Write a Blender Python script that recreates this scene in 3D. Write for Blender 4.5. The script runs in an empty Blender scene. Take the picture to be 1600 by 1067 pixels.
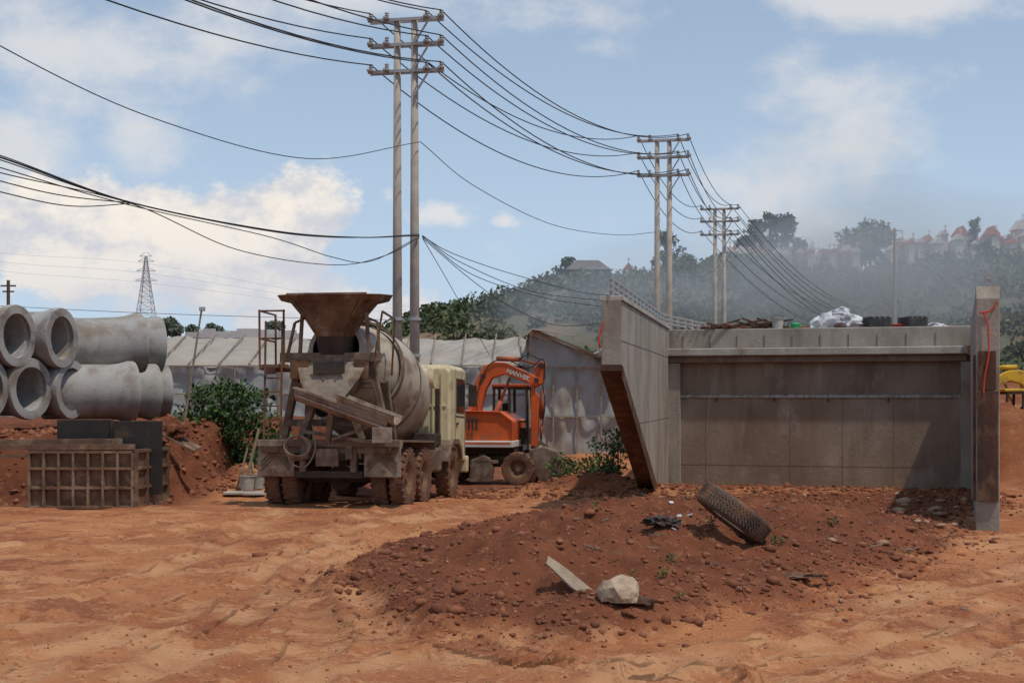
import bpy, math, random
import numpy as np
from mathutils import Vector, Matrix
random.seed(7); rng=np.random.default_rng(7)
F=2222.0; CH=1.9
S=bpy.context.scene
S.view_settings.view_transform='Standard'
try: S.view_settings.look='None'
except Exception: pass
S.view_settings.exposure=0
def P(u,v,d): return Vector(((u-800)/F*d, d, CH-(v-620)/F*d))
# ---------------------------------------------------------------- noise
_T=rng.random((256,256))
def vn(x,y,s=0):
    x=np.asarray(x,float)+s*17.3; y=np.asarray(y,float)+s*31.7
    xi=np.floor(x).astype(int); yi=np.floor(y).astype(int)
    fx=x-xi; fy=y-yi; fx=fx*fx*(3-2*fx); fy=fy*fy*(3-2*fy)
    a=_T[xi%256,yi%256]; b=_T[(xi+1)%256,yi%256]; c=_T[xi%256,(yi+1)%256]; d=_T[(xi+1)%256,(yi+1)%256]
    return (a*(1-fx)+b*fx)*(1-fy)+(c*(1-fx)+d*fx)*fy-0.5
def fbm(x,y,o=4,s=0):
    r=0;a=1
    for i in range(o):
        r=r+a*vn(x*2**i,y*2**i,s+i); a*=.5
    return r
def ss(a,b,x):
    t=np.clip((x-a)/(b-a),0,1); return t*t*(3-2*t)
MP=np.array([(-1.9,15.7),(-1.2,13.0),(-.6,11.8),(.2,11.1),(1.04,11.4),(1.6,12.2),(2.4,13.0),(4.0,15.0),(5.5,17.6),(6.2,20.2),(6.6,22.5),(8.6,24.5),(8.2,27.5),(6,28),(3,27),(1.2,24),(-.2,20.5),(-1.4,17.6)])
def segd(x,y,pts,closed=False,arc=False):
    n=len(pts); r=np.full(np.shape(x),1e9); S_=np.zeros(np.shape(x)); acc=0
    for i in range(n if closed else n-1):
        ax,ay=pts[i]; bx,by=pts[(i+1)%n]; dx,dy=bx-ax,by-ay; l=math.hypot(dx,dy)
        t=np.clip(((x-ax)*dx+(y-ay)*dy)/(l*l),0,1)
        q=np.hypot(x-ax-t*dx,y-ay-t*dy)
        if arc: S_=np.where(q<r,acc+t*l,S_)
        r=np.minimum(r,q); acc+=l
    return (r,S_) if arc else r
def inside(x,y,pts):
    c=np.zeros(np.shape(x),bool); n=len(pts); j=n-1
    for i in range(n):
        xi,yi=pts[i]; xj,yj=pts[j]
        with np.errstate(divide='ignore',invalid='ignore'):
            c^=((yi>y)!=(yj>y))&(x<(xj-xi)*(y-yi)/((yj-yi) if yj!=yi else 1e-9)+xi)
        j=i
    return c
def gpx(u,v):
    d=CH*F/(v-620); return ((u-800)/F*d,d)
RUTS=[[gpx(*p) for p in q] for q in [
 [(545,885),(575,935),(635,978),(740,1015),(900,1045),(1150,1065)],
 [(-150,1010),(150,930),(330,860),(440,800)],[(-100,1100),(200,990),(420,890),(560,815),(620,792)],
 [(100,1120),(330,1000),(500,900),(640,825),(700,795)],[(480,1100),(500,1000),(470,900),(560,830),(760,790),(1000,772)],
 [(1750,850),(1450,930),(1200,1000),(950,1067),(700,1150)],[(1750,880),(1500,970),(1250,1040),(1050,1110)],
 [(1750,930),(1550,1010),(1350,1080)],[(-200,860),(100,850),(300,825),(430,800)],[(250,1100),(650,1020),(1000,1050),(1400,1000),(1700,960)]]]
def gparts(x,y):
    x=np.asarray(x,float); y=np.asarray(y,float)
    wx=x+fbm(x*.9,y*.9,4,3)*.5; wy=y+fbm(x*.9,y*.9,4,9)*.5
    ins=inside(wx,wy,MP); d=segd(wx,wy,MP,True)*np.where(ins,1,-1)
    m=np.clip(d/2.3,0,1)**.7
    return d,m
def gz(x,y,det=True):
    x=np.asarray(x,float); y=np.asarray(y,float)
    d,m=gparts(x,y)
    z=-.2*ss(24,31,y)*(1-.45*ss(0,3,x))
    z=z+.5*m*(1+.6*fbm(x*.8,y*.5,3,5))*(.10+.90*ss(26,17,y))+.05*ss(-.25,.0,d)*(1-m)
    wx=x+fbm(x*1.1,y*1.1,3,21)*.7
    bank=ss(-6.1,-7.1,wx)*ss(25.0,26.0,y+.0*x)*(1-ss(60,80,y))
    z=z+bank*(1.17-z)
    z=z+.42*np.exp(-(((x+5.9)/1.6)**2+((y-30.0)/2.2)**2))*(1+fbm(x*1.5,y*1.5,3,31))
    z=z+.36*np.exp(-(((x+4.6)/1.2)**2+((y-31.5)/2.0)**2))*(1+fbm(x*1.5,y*1.5,3,33))
    z=z+.36*np.exp(-(((x-1.5)/1.6)**2+((y-30.0)/1.3)**2))*(1+1.2*fbm(x*1.6,y*1.6,3,35))
    z=z+ss(10.9,12.4,x+fbm(x*.9,y*.9,3,41)*.8)*1.9*np.exp(-((y-35.2)/1.2)**2)*(1+.5*fbm(x*1.2,y*1.2,4,46))
    z=z+ss(11.2,14,x+fbm(x*.4,y*.4,3,41))*ss(43,54,y)*(2.3+fbm(x*.3,y*.3,4,44))*(1-ss(60,95,y))
    if det:
        loose=np.clip(m*1.6,0,1); loose=np.maximum(loose,.8*bank)
        z=z+fbm(x*.45,y*.45,2,1)*.03+fbm(x*3.3,y*3.3,3,2)*(.004+.16*loose)+fbm(x*13,y*13,2,6)*(.006+.055*loose)
        pl=fbm(x*1.1,y*1.1,5,77); z=z+.014*ss(.02,.05,pl)*(1-loose)-.012*ss(-.02,-.06,pl)*(1-loose)
        edge=np.exp(-((d+.05)/.28)**2)*ss(30,26,y)
        z=z+edge*fbm(x*7,y*7,2,8)*.09
        for i,r in enumerate(RUTS):
            q=segd(x+fbm(x,y,2,50+i)*.25,y,r)+fbm(x*5,y*5,2,90+i)*.05
            z=z+(1-m)*(-.035*np.exp(-(q/.15)**2)+.026*np.exp(-((q-.25)/.07)**2)*(1+1.5*fbm(x*6,y*6,2,i)))
    return z
def hit(u,v,d0=9.0,d1=60):
    ds=np.arange(d0,d1,.05); xs=(u-800)/F*ds; zs=CH-(v-620)/F*ds
    g=gz(xs,ds,True); k=np.where(zs<=g)[0]
    k=k[0] if len(k) else -1
    return Vector((xs[k],ds[k],g[k]))
# ---------------------------------------------------------------- materials
def mat(name,c1,c2=None,scale=3,rough=.85,bump=.0,bscale=None,stretch=(1,1,1),contrast=(.35,.65),c3=None,c3s=1.0,c3r=(.5,.62),metal=0,island=0,spec=.3,detail=5,streak=None):
    m=bpy.data.materials.new(name); m.use_nodes=True; nt=m.node_tree; N=nt.nodes; L=nt.links
    b=N['Principled BSDF']; b.inputs['Roughness'].default_value=rough; b.inputs['Metallic'].default_value=metal
    b.inputs['Specular IOR Level'].default_value=spec
    g=N.new('ShaderNodeNewGeometry'); mp=N.new('ShaderNodeMapping'); mp.inputs['Scale'].default_value=stretch
    L.new(g.outputs['Position'],mp.inputs['Vector'])
    def noise(sc,det=detail,mpp=None):
        n=N.new('ShaderNodeTexNoise'); n.inputs['Scale'].default_value=sc; n.inputs['Detail'].default_value=det; n.inputs['Roughness'].default_value=.62
        L.new((mpp or mp).outputs[0],n.inputs['Vector']); return n
    def ramp(src,a,bb,hi=1):
        r=N.new('ShaderNodeMapRange'); r.inputs[1].default_value=a; r.inputs[2].default_value=bb; r.inputs[4].default_value=hi; L.new(src,r.inputs[0]); return r.outputs[0]
    def mix(f,a,bb):
        x=N.new('ShaderNodeMix'); x.data_type='RGBA'
        L.new(f,x.inputs[0])
        for k,s in ((6,a),(7,bb)):
            if hasattr(s,'links'): L.new(s,x.inputs[k])
            else: x.inputs[k].default_value=(*s,1)
        return x.outputs[2]
    c2=c2 or tuple(k*.75 for k in c1)
    col=mix(ramp(noise(scale).outputs[0],*contrast),c1,c2)
    if c3: col=mix(ramp(noise(c3s,7).outputs[0],*c3r),col,c3)
    if streak:
        m2=N.new('ShaderNodeMapping'); m2.inputs['Scale'].default_value=(1,1,.22); L.new(g.outputs['Position'],m2.inputs['Vector'])
        col=mix(ramp(noise(2.2,7,m2).outputs[0],.52,.72,.65),col,streak)
        m3=N.new('ShaderNodeMapping'); m3.inputs['Scale'].default_value=(1,1,.15);m3.inputs['Location'].default_value=(5,3,1); L.new(g.outputs['Position'],m3.inputs['Vector'])
        col=mix(ramp(noise(5,6,m3).outputs[0],.58,.74,.35),col,(.44,.40,.34))
    if island:
        hs=N.new('ShaderNodeHueSaturation'); L.new(col,hs.inputs['Color'])
        r=N.new('ShaderNodeMapRange'); r.inputs[3].default_value=1-island; r.inputs[4].default_value=1+island
        L.new(g.outputs['Random Per Island'],r.inputs[0]); L.new(r.outputs[0],hs.inputs['Value']); col=hs.outputs[0]
    L.new(col,b.inputs['Base Color'])
    if bump:
        bn=N.new('ShaderNodeBump'); bn.inputs['Strength'].default_value=bump; bn.inputs['Distance'].default_value=.03
        L.new(noise(bscale or scale*4,5).outputs[0],bn.inputs['Height']); L.new(bn.outputs[0],b.inputs['Normal'])
    return m
M={}
M['conc']=mat('concrete_wall',(.37,.325,.27),(.27,.23,.185),.9,.9,.35,22,(1,1,.7),(.35,.65),(.21,.155,.115),1.1,(.52,.70),streak=(.19,.15,.115))
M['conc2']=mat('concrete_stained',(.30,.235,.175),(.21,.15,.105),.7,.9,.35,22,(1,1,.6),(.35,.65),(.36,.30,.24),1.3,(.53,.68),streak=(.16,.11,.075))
M['conc3']=mat('concrete_stained_ledge_shade',(.265,.205,.15),(.18,.13,.095),.9,.9,.35,22,(1,1,.6),(.35,.65),(.33,.27,.21),1.8,(.55,.72),streak=(.135,.095,.066))  # stained concrete, darkened to paint in the shadow below the ledge
M['concl']=mat('concrete_pale',(.46,.42,.36),(.33,.285,.235),1.6,.9,.4,30,(1,1,.6),c3=(.24,.18,.13),c3s=2.2,c3r=(.55,.7))
M['joint']=mat('concrete_joint',(.15,.115,.085),(.2,.165,.13),2,.9)
M['pipe']=mat('pipe_concrete',(.37,.35,.325),(.27,.25,.225),1.6,.88,.3,25,c3=(.22,.17,.13),c3s=1.6,c3r=(.50,.68))
M['pole']=mat('pole_concrete',(.42,.37,.31),(.31,.27,.23),2.5,.85,.2,25)
M['galv']=mat('galvanised_steel',(.42,.43,.43),(.32,.32,.32),5,.5,metal=.2)
M['ins']=mat('insulator_ceramic',(.25,.23,.22),(.35,.33,.3),5,.4)
M['wire']=mat('wire_black',(.03,.03,.032),(.02,.02,.02),5,.6)
M['board']=mat('rusty_board',(.115,.055,.032),(.06,.03,.02),3,.8,.3,30,(1,1,.5),c3=(.16,.09,.052),c3s=4)
M['black']=mat('black_board',(.02,.018,.017),(.035,.028,.022),3,.6,.2,c3=(.08,.045,.03),c3s=3,c3r=(.58,.72))
M['rustf']=mat('rusty_formwork',(.19,.105,.062),(.11,.06,.038),4,.85,.4,30,c3=(.26,.17,.11),c3s=2.5)
M['tyre']=mat('muddy_tyre',(.22,.11,.065),(.12,.07,.046),6,.95,.6,40,c3=(.04,.036,.033),c3s=5,c3r=(.56,.7))
M['tyreb']=mat('old_tyre',(.17,.105,.07),(.075,.055,.045),6,.9,.6,50,c3=(.25,.115,.06),c3s=4,c3r=(.52,.68))
M['rim']=mat('muddy_rim',(.23,.12,.07),(.12,.07,.045),8,.9,.3)
M['drum']=mat('drum_paint',(.47,.41,.32),(.34,.28,.21),1.6,.6,.15,20,(1,1,1),(.35,.65),(.22,.14,.09),1.7,(.49,.62))
M['dirty']=mat('dirty_steel',(.20,.14,.095),(.115,.072,.05),5,.85,.4,40,c3=(.28,.22,.165),c3s=3,c3r=(.52,.68))
M['chute']=mat('chute_steel',(.30,.24,.185),(.18,.13,.095),4,.8,.3,30,c3=(.14,.085,.055),c3s=4,c3r=(.52,.68))
M['hop']=mat('hopper_rust',(.19,.10,.048),(.085,.043,.024),3.5,.85,.5,40,c3=(.27,.205,.15),c3s=2.6,c3r=(.55,.67))
M['dark']=mat('dark_steel',(.035,.028,.024),(.07,.048,.035),5,.8,.2)
M['cab']=mat('cream_paint',(.68,.59,.37),(.57,.48,.29),2,.5,0,None,c3=(.33,.22,.13),c3s=2.6,c3r=(.52,.69))
M['glass']=mat('dark_glass',(.02,.025,.03),(.03,.03,.03),2,.08,spec=.6)
M['flap']=mat('mudflap',(.31,.24,.18),(.20,.145,.10),4,.85,.2,c3=(.17,.10,.06),c3s=4)
M['orange']=mat('orange_paint',(.68,.12,.025),(.54,.09,.02),2,.45,0,None,c3=(.34,.13,.06),c3s=3,c3r=(.52,.69))
M['orange2']=mat('orange_dull',(.48,.10,.033),(.34,.085,.035),3,.6,.1,c3=(.2,.1,.06),c3s=4)
M['white']=mat('white_paint',(.70,.68,.64),(.55,.5,.44),3,.5)
M['yellow']=mat('yellow_paint',(.65,.38,.03),(.5,.3,.03),3,.45,c3=(.3,.18,.06),c3s=3)
M['wood']=mat('weathered_wood',(.34,.265,.19),(.21,.15,.105),6,.9,.3,40)
M['rock']=mat('pale_rock',(.48,.37,.26),(.33,.225,.15),5,.9,.8,14)
M['rubble']=mat('rubble_stone',(.42,.28,.18),(.28,.14,.08),6,.9,.6,14)
M['clod']=mat('dirt_clod',(.27,.10,.05),(.17,.06,.03),2.0,.95,.4,30,island=.35)
M['pebble']=mat('road_pebble',(.44,.20,.10),(.27,.10,.045),1.0,.95,.3,30,island=.35)
M['leaf']=mat('foliage_dark',(.03,.068,.016),(.07,.12,.028),.9,.7,island=.5)
M['leafh']=mat('foliage_hill',(.055,.078,.034),(.10,.118,.055),.12,.8,island=.45,c3=(.16,.14,.085),c3s=.2,c3r=(.56,.68))
M['leafp']=mat('foliage_conifer',(.035,.055,.03),(.055,.075,.038),.5,.8,island=.4)
M['trunk']=mat('bark',(.12,.09,.06),(.07,.05,.035),4,.9,.4)
M['tarp']=mat('white_tarp',(.62,.62,.62),(.42,.43,.46),5,.6,.3,9)
M['grey']=mat('fibro_dark',(.075,.075,.072),(.13,.125,.12),5,.85)
M['red']=mat('red_plastic',(.6,.06,.03),(.5,.05,.03),4,.5)
M['green']=mat('green_plastic',(.05,.35,.12),(.04,.28,.1),4,.5)
M['tomb']=mat('tomb_plaster',(.70,.64,.60),(.52,.46,.42),.3,.8)
M['tombr']=mat('tomb_roof_red',(.48,.14,.08),(.38,.12,.08),.3,.8)
M['roof']=mat('hut_roof',(.16,.14,.13),(.1,.09,.08),1,.8)
M['cement']=mat('bucket_cement',(.5,.47,.43),(.36,.32,.28),9,.8)
# ---------------------------------------------------------------- builders
col=S.collection
def empty(name,loc=(0,0,0),rot=(0,0,0)):
    o=bpy.data.objects.new(name,None); o.location=loc; o.rotation_euler=rot; col.objects.link(o); o.empty_display_size=.1; return o
def mesh(name,V,Fc,m,parent=None,smooth=False,bev=0,seg=2):
    me=bpy.data.meshes.new(name); me.from_pydata([tuple(v) for v in V],[],Fc); me.update()
    if smooth:
        me.polygons.foreach_set('use_smooth',[True]*len(me.polygons))
    o=bpy.data.objects.new(name,me); col.objects.link(o); me.materials.append(m if not isinstance(m,str) else M[m])
    if parent: o.parent=parent
    if bev:
        b=o.modifiers.new('b','BEVEL'); b.width=bev; b.segments=seg; b.limit_method='ANGLE'
    return o
BF=[(0,3,2,1),(4,5,6,7),(0,1,5,4),(1,2,6,5),(2,3,7,6),(3,0,4,7)]
def bv(a,b):
    x0,y0,z0=a;x1,y1,z1=b
    return [(x0,y0,z0),(x1,y0,z0),(x1,y1,z0),(x0,y1,z0),(x0,y0,z1),(x1,y0,z1),(x1,y1,z1),(x0,y1,z1)]
def box(name,par,a,b,m,bev=0.008): return mesh(name,bv(a,b),BF,m,par,bev=bev)
def boxes(name,par,L,m,bev=0):
    V=[];Fc=[]
    for a,b in L:
        k=len(V); V+=bv(a,b); Fc+=[tuple(i+k for i in f) for f in BF]
    return mesh(name,V,Fc,m,par,bev=bev)
def bm(p0,p1,w,h=None):
    p0=Vector(p0);p1=Vector(p1);h=h or w; d=(p1-p0).normalized()
    up=Vector((0,0,1)) if abs(d.z)<.95 else Vector((0,1,0))
    s=d.cross(up).normalized()*w/2; t=s.cross(d).normalized()*h/2
    return [p0-s-t,p0+s-t,p0+s+t,p0-s+t,p1-s-t,p1+s-t,p1+s+t,p1-s+t]
def beams(name,par,L,m,bev=0):
    V=[];Fc=[]
    for q in L:
        k=len(V); V+=bm(*q); Fc+=[tuple(i+k for i in f) for f in BF]
    return mesh(name,V,Fc,m,par,bev=bev)
def cyl(p0,p1,r0,r1,n=14,caps=True):
    p0=Vector(p0);p1=Vector(p1);d=(p1-p0).normalized(); up=Vector((0,0,1)) if abs(d.z)<.9 else Vector((0,1,0))
    s=d.cross(up).normalized(); t=s.cross(d)
    V=[];
    for p,r in((p0,r0),(p1,r1)):
        for i in range(n):
            a=2*math.pi*i/n; V.append(p+s*math.cos(a)*r+t*math.sin(a)*r)
    Fc=[(i,(i+1)%n,n+(i+1)%n,n+i) for i in range(n)]
    if caps: Fc+= [tuple(range(n))[::-1],tuple(range(n,2*n))]
    return V,Fc
def cyls(name,par,L,m,n=14,smooth=False):
    V=[];Fc=[]
    for p0,p1,r0,r1 in L:
        v,f=cyl(p0,p1,r0,r1,n); k=len(V); V+=v; Fc+=[tuple(i+k for i in q) for q in f]
    o=mesh(name,V,Fc,m,par)
    if smooth:
        o.data.polygons.foreach_set('use_smooth',[len(p.vertices)==4 for p in o.data.polygons])
    return o
def lathe(name,par,prof,org,axis,m,n=40,closed=False):
    org=Vector(org);d=Vector(axis).normalized(); up=Vector((0,0,1)) if abs(d.z)<.9 else Vector((0,1,0))
    s=d.cross(up).normalized(); t=s.cross(d); V=[];Fc=[]
    for r,h in prof:
        for i in range(n):
            a=2*math.pi*i/n; V.append(org+d*h+(s*math.cos(a)+t*math.sin(a))*r)
    k=len(prof)
    for j in range(k if closed else k-1):
        j2=(j+1)%k
        for i in range(n): Fc.append((j*n+i,j*n+(i+1)%n,j2*n+(i+1)%n,j2*n+i))
    o=mesh(name,V,Fc,m,par,smooth=True)
    try: o.data.set_sharp_from_angle(angle=math.radians(35))
    except Exception: pass
    return o
def prism(name,par,poly,y0,y1,m,bev=0.008,plane='xz'):
    n=len(poly)
    if plane=='xz': V=[(a,y0,b) for a,b in poly]+[(a,y1,b) for a,b in poly]
    else: V=[(y0,a,b) for a,b in poly]+[(y1,a,b) for a,b in poly]
    Fc=[tuple(range(n)),tuple(range(n,2*n))[::-1]]+[(i,n+i,n+(i+1)%n,(i+1)%n) for i in range(n)]
    return mesh(name,V,Fc,m,par,bev=bev)
def loft(name,par,rings,m,cap=True,smooth=False,bev=0,thick=0):
    n=len(rings[0]);V=[v for r in rings for v in r];Fc=[]
    for j in range(len(rings)-1):
        for i in range(n): Fc.append((j*n+i,j*n+(i+1)%n,(j+1)*n+(i+1)%n,(j+1)*n+i))
    if cap: Fc+=[tuple(range(n))[::-1],tuple(range((len(rings)-1)*n,len(rings)*n))]
    o=mesh(name,V,Fc,m,par,smooth=smooth,bev=bev)
    if thick:
        s=o.modifiers.new('s','SOLIDIFY'); s.thickness=thick; s.offset=0
    return o
def catmull(pts,n=14):
    pts=[Vector(p) for p in pts]
    if len(pts)==2: return pts
    q=[pts[0]*2-pts[1]]+pts+[pts[-1]*2-pts[-2]];o=[]
    for i in range(1,len(q)-2):
        for k in range(n):
            t=k/n;a,b,c,d=q[i-1:i+3]
            o.append(.5*((2*b)+(c-a)*t+(2*a-5*b+4*c-d)*t*t+(3*b-a-3*c+d)*t**3))
    o.append(pts[-1]);return o
def tube(name,par,lines,r,m):
    cu=bpy.data.curves.new(name,'CURVE');cu.dimensions='3D';cu.bevel_depth=r;cu.bevel_resolution=1
    for l in lines:
        s=cu.splines.new('POLY');s.points.add(len(l)-1)
        for p,v in zip(s.points,l): p.co=(*v,1)
    cu.materials.append(M[m]);o=bpy.data.objects.new(name,cu);col.objects.link(o)
    if par:o.parent=par
    return o
def setmesh(name,V,Fq,m,smooth=False,parent=None):
    me=bpy.data.meshes.new(name);k=Fq.shape[1]
    me.vertices.add(len(V));me.vertices.foreach_set('co',np.asarray(V,np.float32).ravel())
    me.loops.add(Fq.size);me.loops.foreach_set('vertex_index',Fq.astype(np.int32).ravel())
    me.polygons.add(len(Fq));me.polygons.foreach_set('loop_start',np.arange(0,Fq.size,k,dtype=np.int32))
    if smooth: me.polygons.foreach_set('use_smooth',np.ones(len(Fq),bool))
    me.update(calc_edges=True);me.validate();me.materials.append(M[m] if isinstance(m,str) else m)
    o=bpy.data.objects.new(name,me);col.objects.link(o)
    if parent:o.parent=parent
    return o
def leaves(name,C,size,m,parent=None,jit=.5):
    C=np.asarray(C);n=len(C);a=rng.normal(size=(n,3));a/=np.linalg.norm(a,axis=1)[:,None]
    b=rng.normal(size=(n,3));b-=a*(a*b).sum(1)[:,None];b/=np.linalg.norm(b,axis=1)[:,None]
    s=(np.asarray(size)*(1-jit+2*jit*rng.random(n)))[:,None]
    V=np.stack([C-a*s,C-b*s*.5,C+a*s,C+b*s*.5],1).reshape(-1,3)
    return setmesh(name,V,np.arange(4*n).reshape(n,4),m,parent=parent)
def clumps(cs,rs,per,flat=1.0):
    out=[]
    for c,r in zip(cs,rs):
        k=int(per*r*r)+6;v=rng.normal(size=(k,3));v/=np.linalg.norm(v,axis=1)[:,None]
        out.append(np.asarray(c)+v*(r*(rng.random((k,1))**.45))*np.array([1,1,flat]))
    return np.concatenate(out)
# ---------------------------------------------------------------- ground
def axis_pts():
    xs=list(np.arange(-9,9.01,.05)); st=.055;x=9
    right=[]
    while x<1500: st*=1.09;x+=st;right.append(x)
    return np.array([-q for q in right[::-1]]+xs+right)
ys=list(np.arange(8,24,.05));y=24.0;st=.065
while y<40: y+=st;ys.append(y)
while y<2500: st*=1.10;y+=st;ys.append(y)
ys=np.array([-400,-100,-40,-15,-6,-2,0,2,3,4,5,6,7]+ys);xs=axis_pts()
X,Y=np.meshgrid(xs,ys);Z=gz(X,Y)
nx=len(xs);ny=len(ys);idx=np.arange(nx*ny).reshape(ny,nx)
Fq=np.stack([idx[:-1,:-1],idx[:-1,1:],idx[1:,1:],idx[1:,:-1]],-1).reshape(-1,4)
def ground_mat():
    m=bpy.data.materials.new('red_earth');m.use_nodes=True;nt=m.node_tree;N=nt.nodes;L=nt.links;b=N['Principled BSDF'];b.inputs['Roughness'].default_value=.95;b.inputs['Specular IOR Level'].default_value=.15
    g=N.new('ShaderNodeNewGeometry')
    def noise(sc,det=7,st=(1,1,1),dist=0,r=.62,loc=0):
        mp=N.new('ShaderNodeMapping');mp.inputs['Scale'].default_value=st;mp.inputs['Location'].default_value=(loc,loc*.6,0);mp.inputs['Rotation'].default_value=(0,0,.3);L.new(g.outputs['Position'],mp.inputs[0])
        n=N.new('ShaderNodeTexNoise');n.inputs['Scale'].default_value=sc;n.inputs['Detail'].default_value=det;n.inputs['Distortion'].default_value=dist;n.inputs['Roughness'].default_value=r;L.new(mp.outputs[0],n.inputs[0]);return n.outputs[0]
    def ramp(s,a,c,hi=1):
        r=N.new('ShaderNodeMapRange');r.inputs[1].default_value=a;r.inputs[2].default_value=c;r.inputs[4].default_value=hi;L.new(s,r.inputs[0]);return r.outputs[0]
    def mix(f,a,c):
        x=N.new('ShaderNodeMix');x.data_type='RGBA';L.new(f,x.inputs[0])
        for k,s in((6,a),(7,c)):
            if hasattr(s,'links'):L.new(s,x.inputs[k])
            else:x.inputs[k].default_value=(*s,1)
        return x.outputs[2]
    road=mix(ramp(noise(.3,8,(1,1,1),.3),.40,.60),(.45,.185,.078),(.31,.105,.043))
    road=mix(ramp(noise(1.0,9,(1,1,1),.5,.74,3),.53,.555,.6),road,(.54,.27,.13))
    road=mix(ramp(noise(.7,9,(1,1,1),.5,.74,9),.545,.57,.75),road,(.235,.074,.034))
    road=mix(ramp(noise(2.4,9,(1,1,1),.2,.75,14),.56,.60,.65),road,(.225,.075,.035))
    road=mix(ramp(noise(6,8,(1,1,1),0,.75,20),.57,.66,.6),road,(.55,.30,.16))
    road=mix(ramp(noise(24,5),.56,.72,.7),road,(.58,.33,.18))
    mo=mix(ramp(noise(1.1,8,(1,1,1),.4),.35,.65),(.215,.072,.034),(.13,.044,.023))  # mound soil, base colour darkened so its slopes look shaded
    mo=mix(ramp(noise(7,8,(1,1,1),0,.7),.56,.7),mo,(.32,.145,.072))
    def attr(nm):
        at=N.new('ShaderNodeAttribute');at.attribute_name=nm;return at.outputs['Fac']
    road=mix(attr('rut'),road,(.56,.30,.15))
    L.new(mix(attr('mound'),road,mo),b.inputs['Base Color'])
    bn=N.new('ShaderNodeBump');bn.inputs['Strength'].default_value=.8;bn.inputs['Distance'].default_value=.03
    def mth(op,a_,b_):
        a=N.new('ShaderNodeMath');a.operation=op
        for i,k in enumerate((a_,b_)):
            if hasattr(k,'links'):L.new(k,a.inputs[i])
            elif k is not None:a.inputs[i].default_value=k
        return a.outputs[0]
    h=mth('ADD',noise(9,7,(1,1,1),0,.72),noise(45,4))
    tr=mth('MULTIPLY',mth('MULTIPLY',mth('SINE',mth('MULTIPLY',attr('arc'),58.0),None),attr('tread')),.55)
    h=mth('ADD',h,tr)
    L.new(h,bn.inputs['Height']);L.new(bn.outputs[0],b.inputs['Normal'])
    return m
gm=ground_mat()
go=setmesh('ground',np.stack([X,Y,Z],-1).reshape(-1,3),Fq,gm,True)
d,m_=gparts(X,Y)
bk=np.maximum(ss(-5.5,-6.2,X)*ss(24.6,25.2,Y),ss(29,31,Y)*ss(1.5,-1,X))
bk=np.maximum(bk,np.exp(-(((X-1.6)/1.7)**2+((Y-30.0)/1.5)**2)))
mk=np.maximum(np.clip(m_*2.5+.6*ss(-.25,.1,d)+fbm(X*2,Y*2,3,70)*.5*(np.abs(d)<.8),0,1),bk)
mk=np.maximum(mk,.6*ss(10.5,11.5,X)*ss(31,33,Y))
def addattr(nm,v):
    a=go.data.attributes.new(nm,'FLOAT','POINT');a.data.foreach_set('value',v.ravel().astype(np.float32))
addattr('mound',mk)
rr=np.zeros_like(X);ar=np.zeros_like(X);tm=np.zeros_like(X)
for i,r in enumerate(RUTS):
    q,s_=segd(X+fbm(X,Y,2,50+i)*.25,Y,r,False,True);rr=np.maximum(rr,np.exp(-((q-.12)/.16)**2)*np.clip(.2+1.6*fbm(X*1.6,Y*1.6,4,80+i),0,.7))
    t=ss(.22,.14,q)*np.clip(.35+1.5*fbm(X*.9,Y*.9,3,120+i),0,1);ar=np.where(t>tm,s_+q*.8,ar);tm=np.maximum(tm,t)
addattr('rut',rr*(1-mk));addattr('arc',ar);addattr('tread',tm*(1-mk))
def ico():
    import bmesh
    b=bmesh.new();bmesh.ops.create_icosphere(b,subdivisions=1,radius=1);v=np.array([q.co[:] for q in b.verts]);f=np.array([[l.index for l in p.verts] for p in b.faces]);b.free();return v,f
IV,IF=ico()
def scatter(name,pts,sz,m,flat=.7):
    n=len(pts);V=np.repeat(IV[None],n,0)*(1+.6*(rng.random((n,len(IV),1))-.5));V*=sz[:,None,None]*(1+.7*(rng.random((n,1,3))-.5));V[:,:,2]*=flat
    an=rng.random(n)*6.28;c,s=np.cos(an)[:,None],np.sin(an)[:,None];x=V[:,:,0]*c-V[:,:,1]*s;yy=V[:,:,0]*s+V[:,:,1]*c;V[:,:,0]=x;V[:,:,1]=yy
    V+=pts[:,None,:];Fx=(IF[None]+(np.arange(n)*len(IV))[:,None,None]).reshape(-1,3)
    return setmesh(name,V.reshape(-1,3),Fx,m)
nn=110000
cx=rng.uniform(-3,9.5,nn);cy=rng.uniform(10.3,29,nn);dd,mm=gparts(cx,cy)
pr=np.where(dd>-.05,.12,np.where(dd>-.5,.05,.003))+.27*np.exp(-((dd-.25)/.4)**2)
k=rng.random(nn)<pr;cx,cy=cx[k],cy[k]
sz=.010+.028*rng.random(len(cx))**3.0+.06*(rng.random(len(cx))<.035)*rng.random(len(cx))
cz=gz(cx,cy)+sz*.2
scatter('dirt_clods',np.stack([cx,cy,cz],1),sz,'clod')
cx=rng.uniform(-7,7,9000);cy=9.3+14*rng.random(9000)**1.3;sz=.004+.012*rng.random(9000)**4
scatter('road_pebbles',np.stack([cx,cy,gz(cx,cy)+sz*.3],1),sz,'pebble')
cx=rng.uniform(-10,-3.5,6000);cy=rng.uniform(24.6,33,6000);kk=gz(cx,cy,False)>-.0;kk&=rng.random(6000)<.6;cx,cy=cx[kk],cy[kk];sz=.02+.07*rng.random(len(cx))**3
scatter('earth_rubble',np.stack([cx,cy,gz(cx,cy)+sz*.2],1),sz,'clod')
cx=rng.uniform(-1.5,10,2600);cy=rng.uniform(27.5,32.5,2600);sz=.02+.06*rng.random(2600)**3
scatter('wall_foot_rubble',np.stack([cx,cy,gz(cx,cy)+sz*.2],1),sz,'clod')
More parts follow.
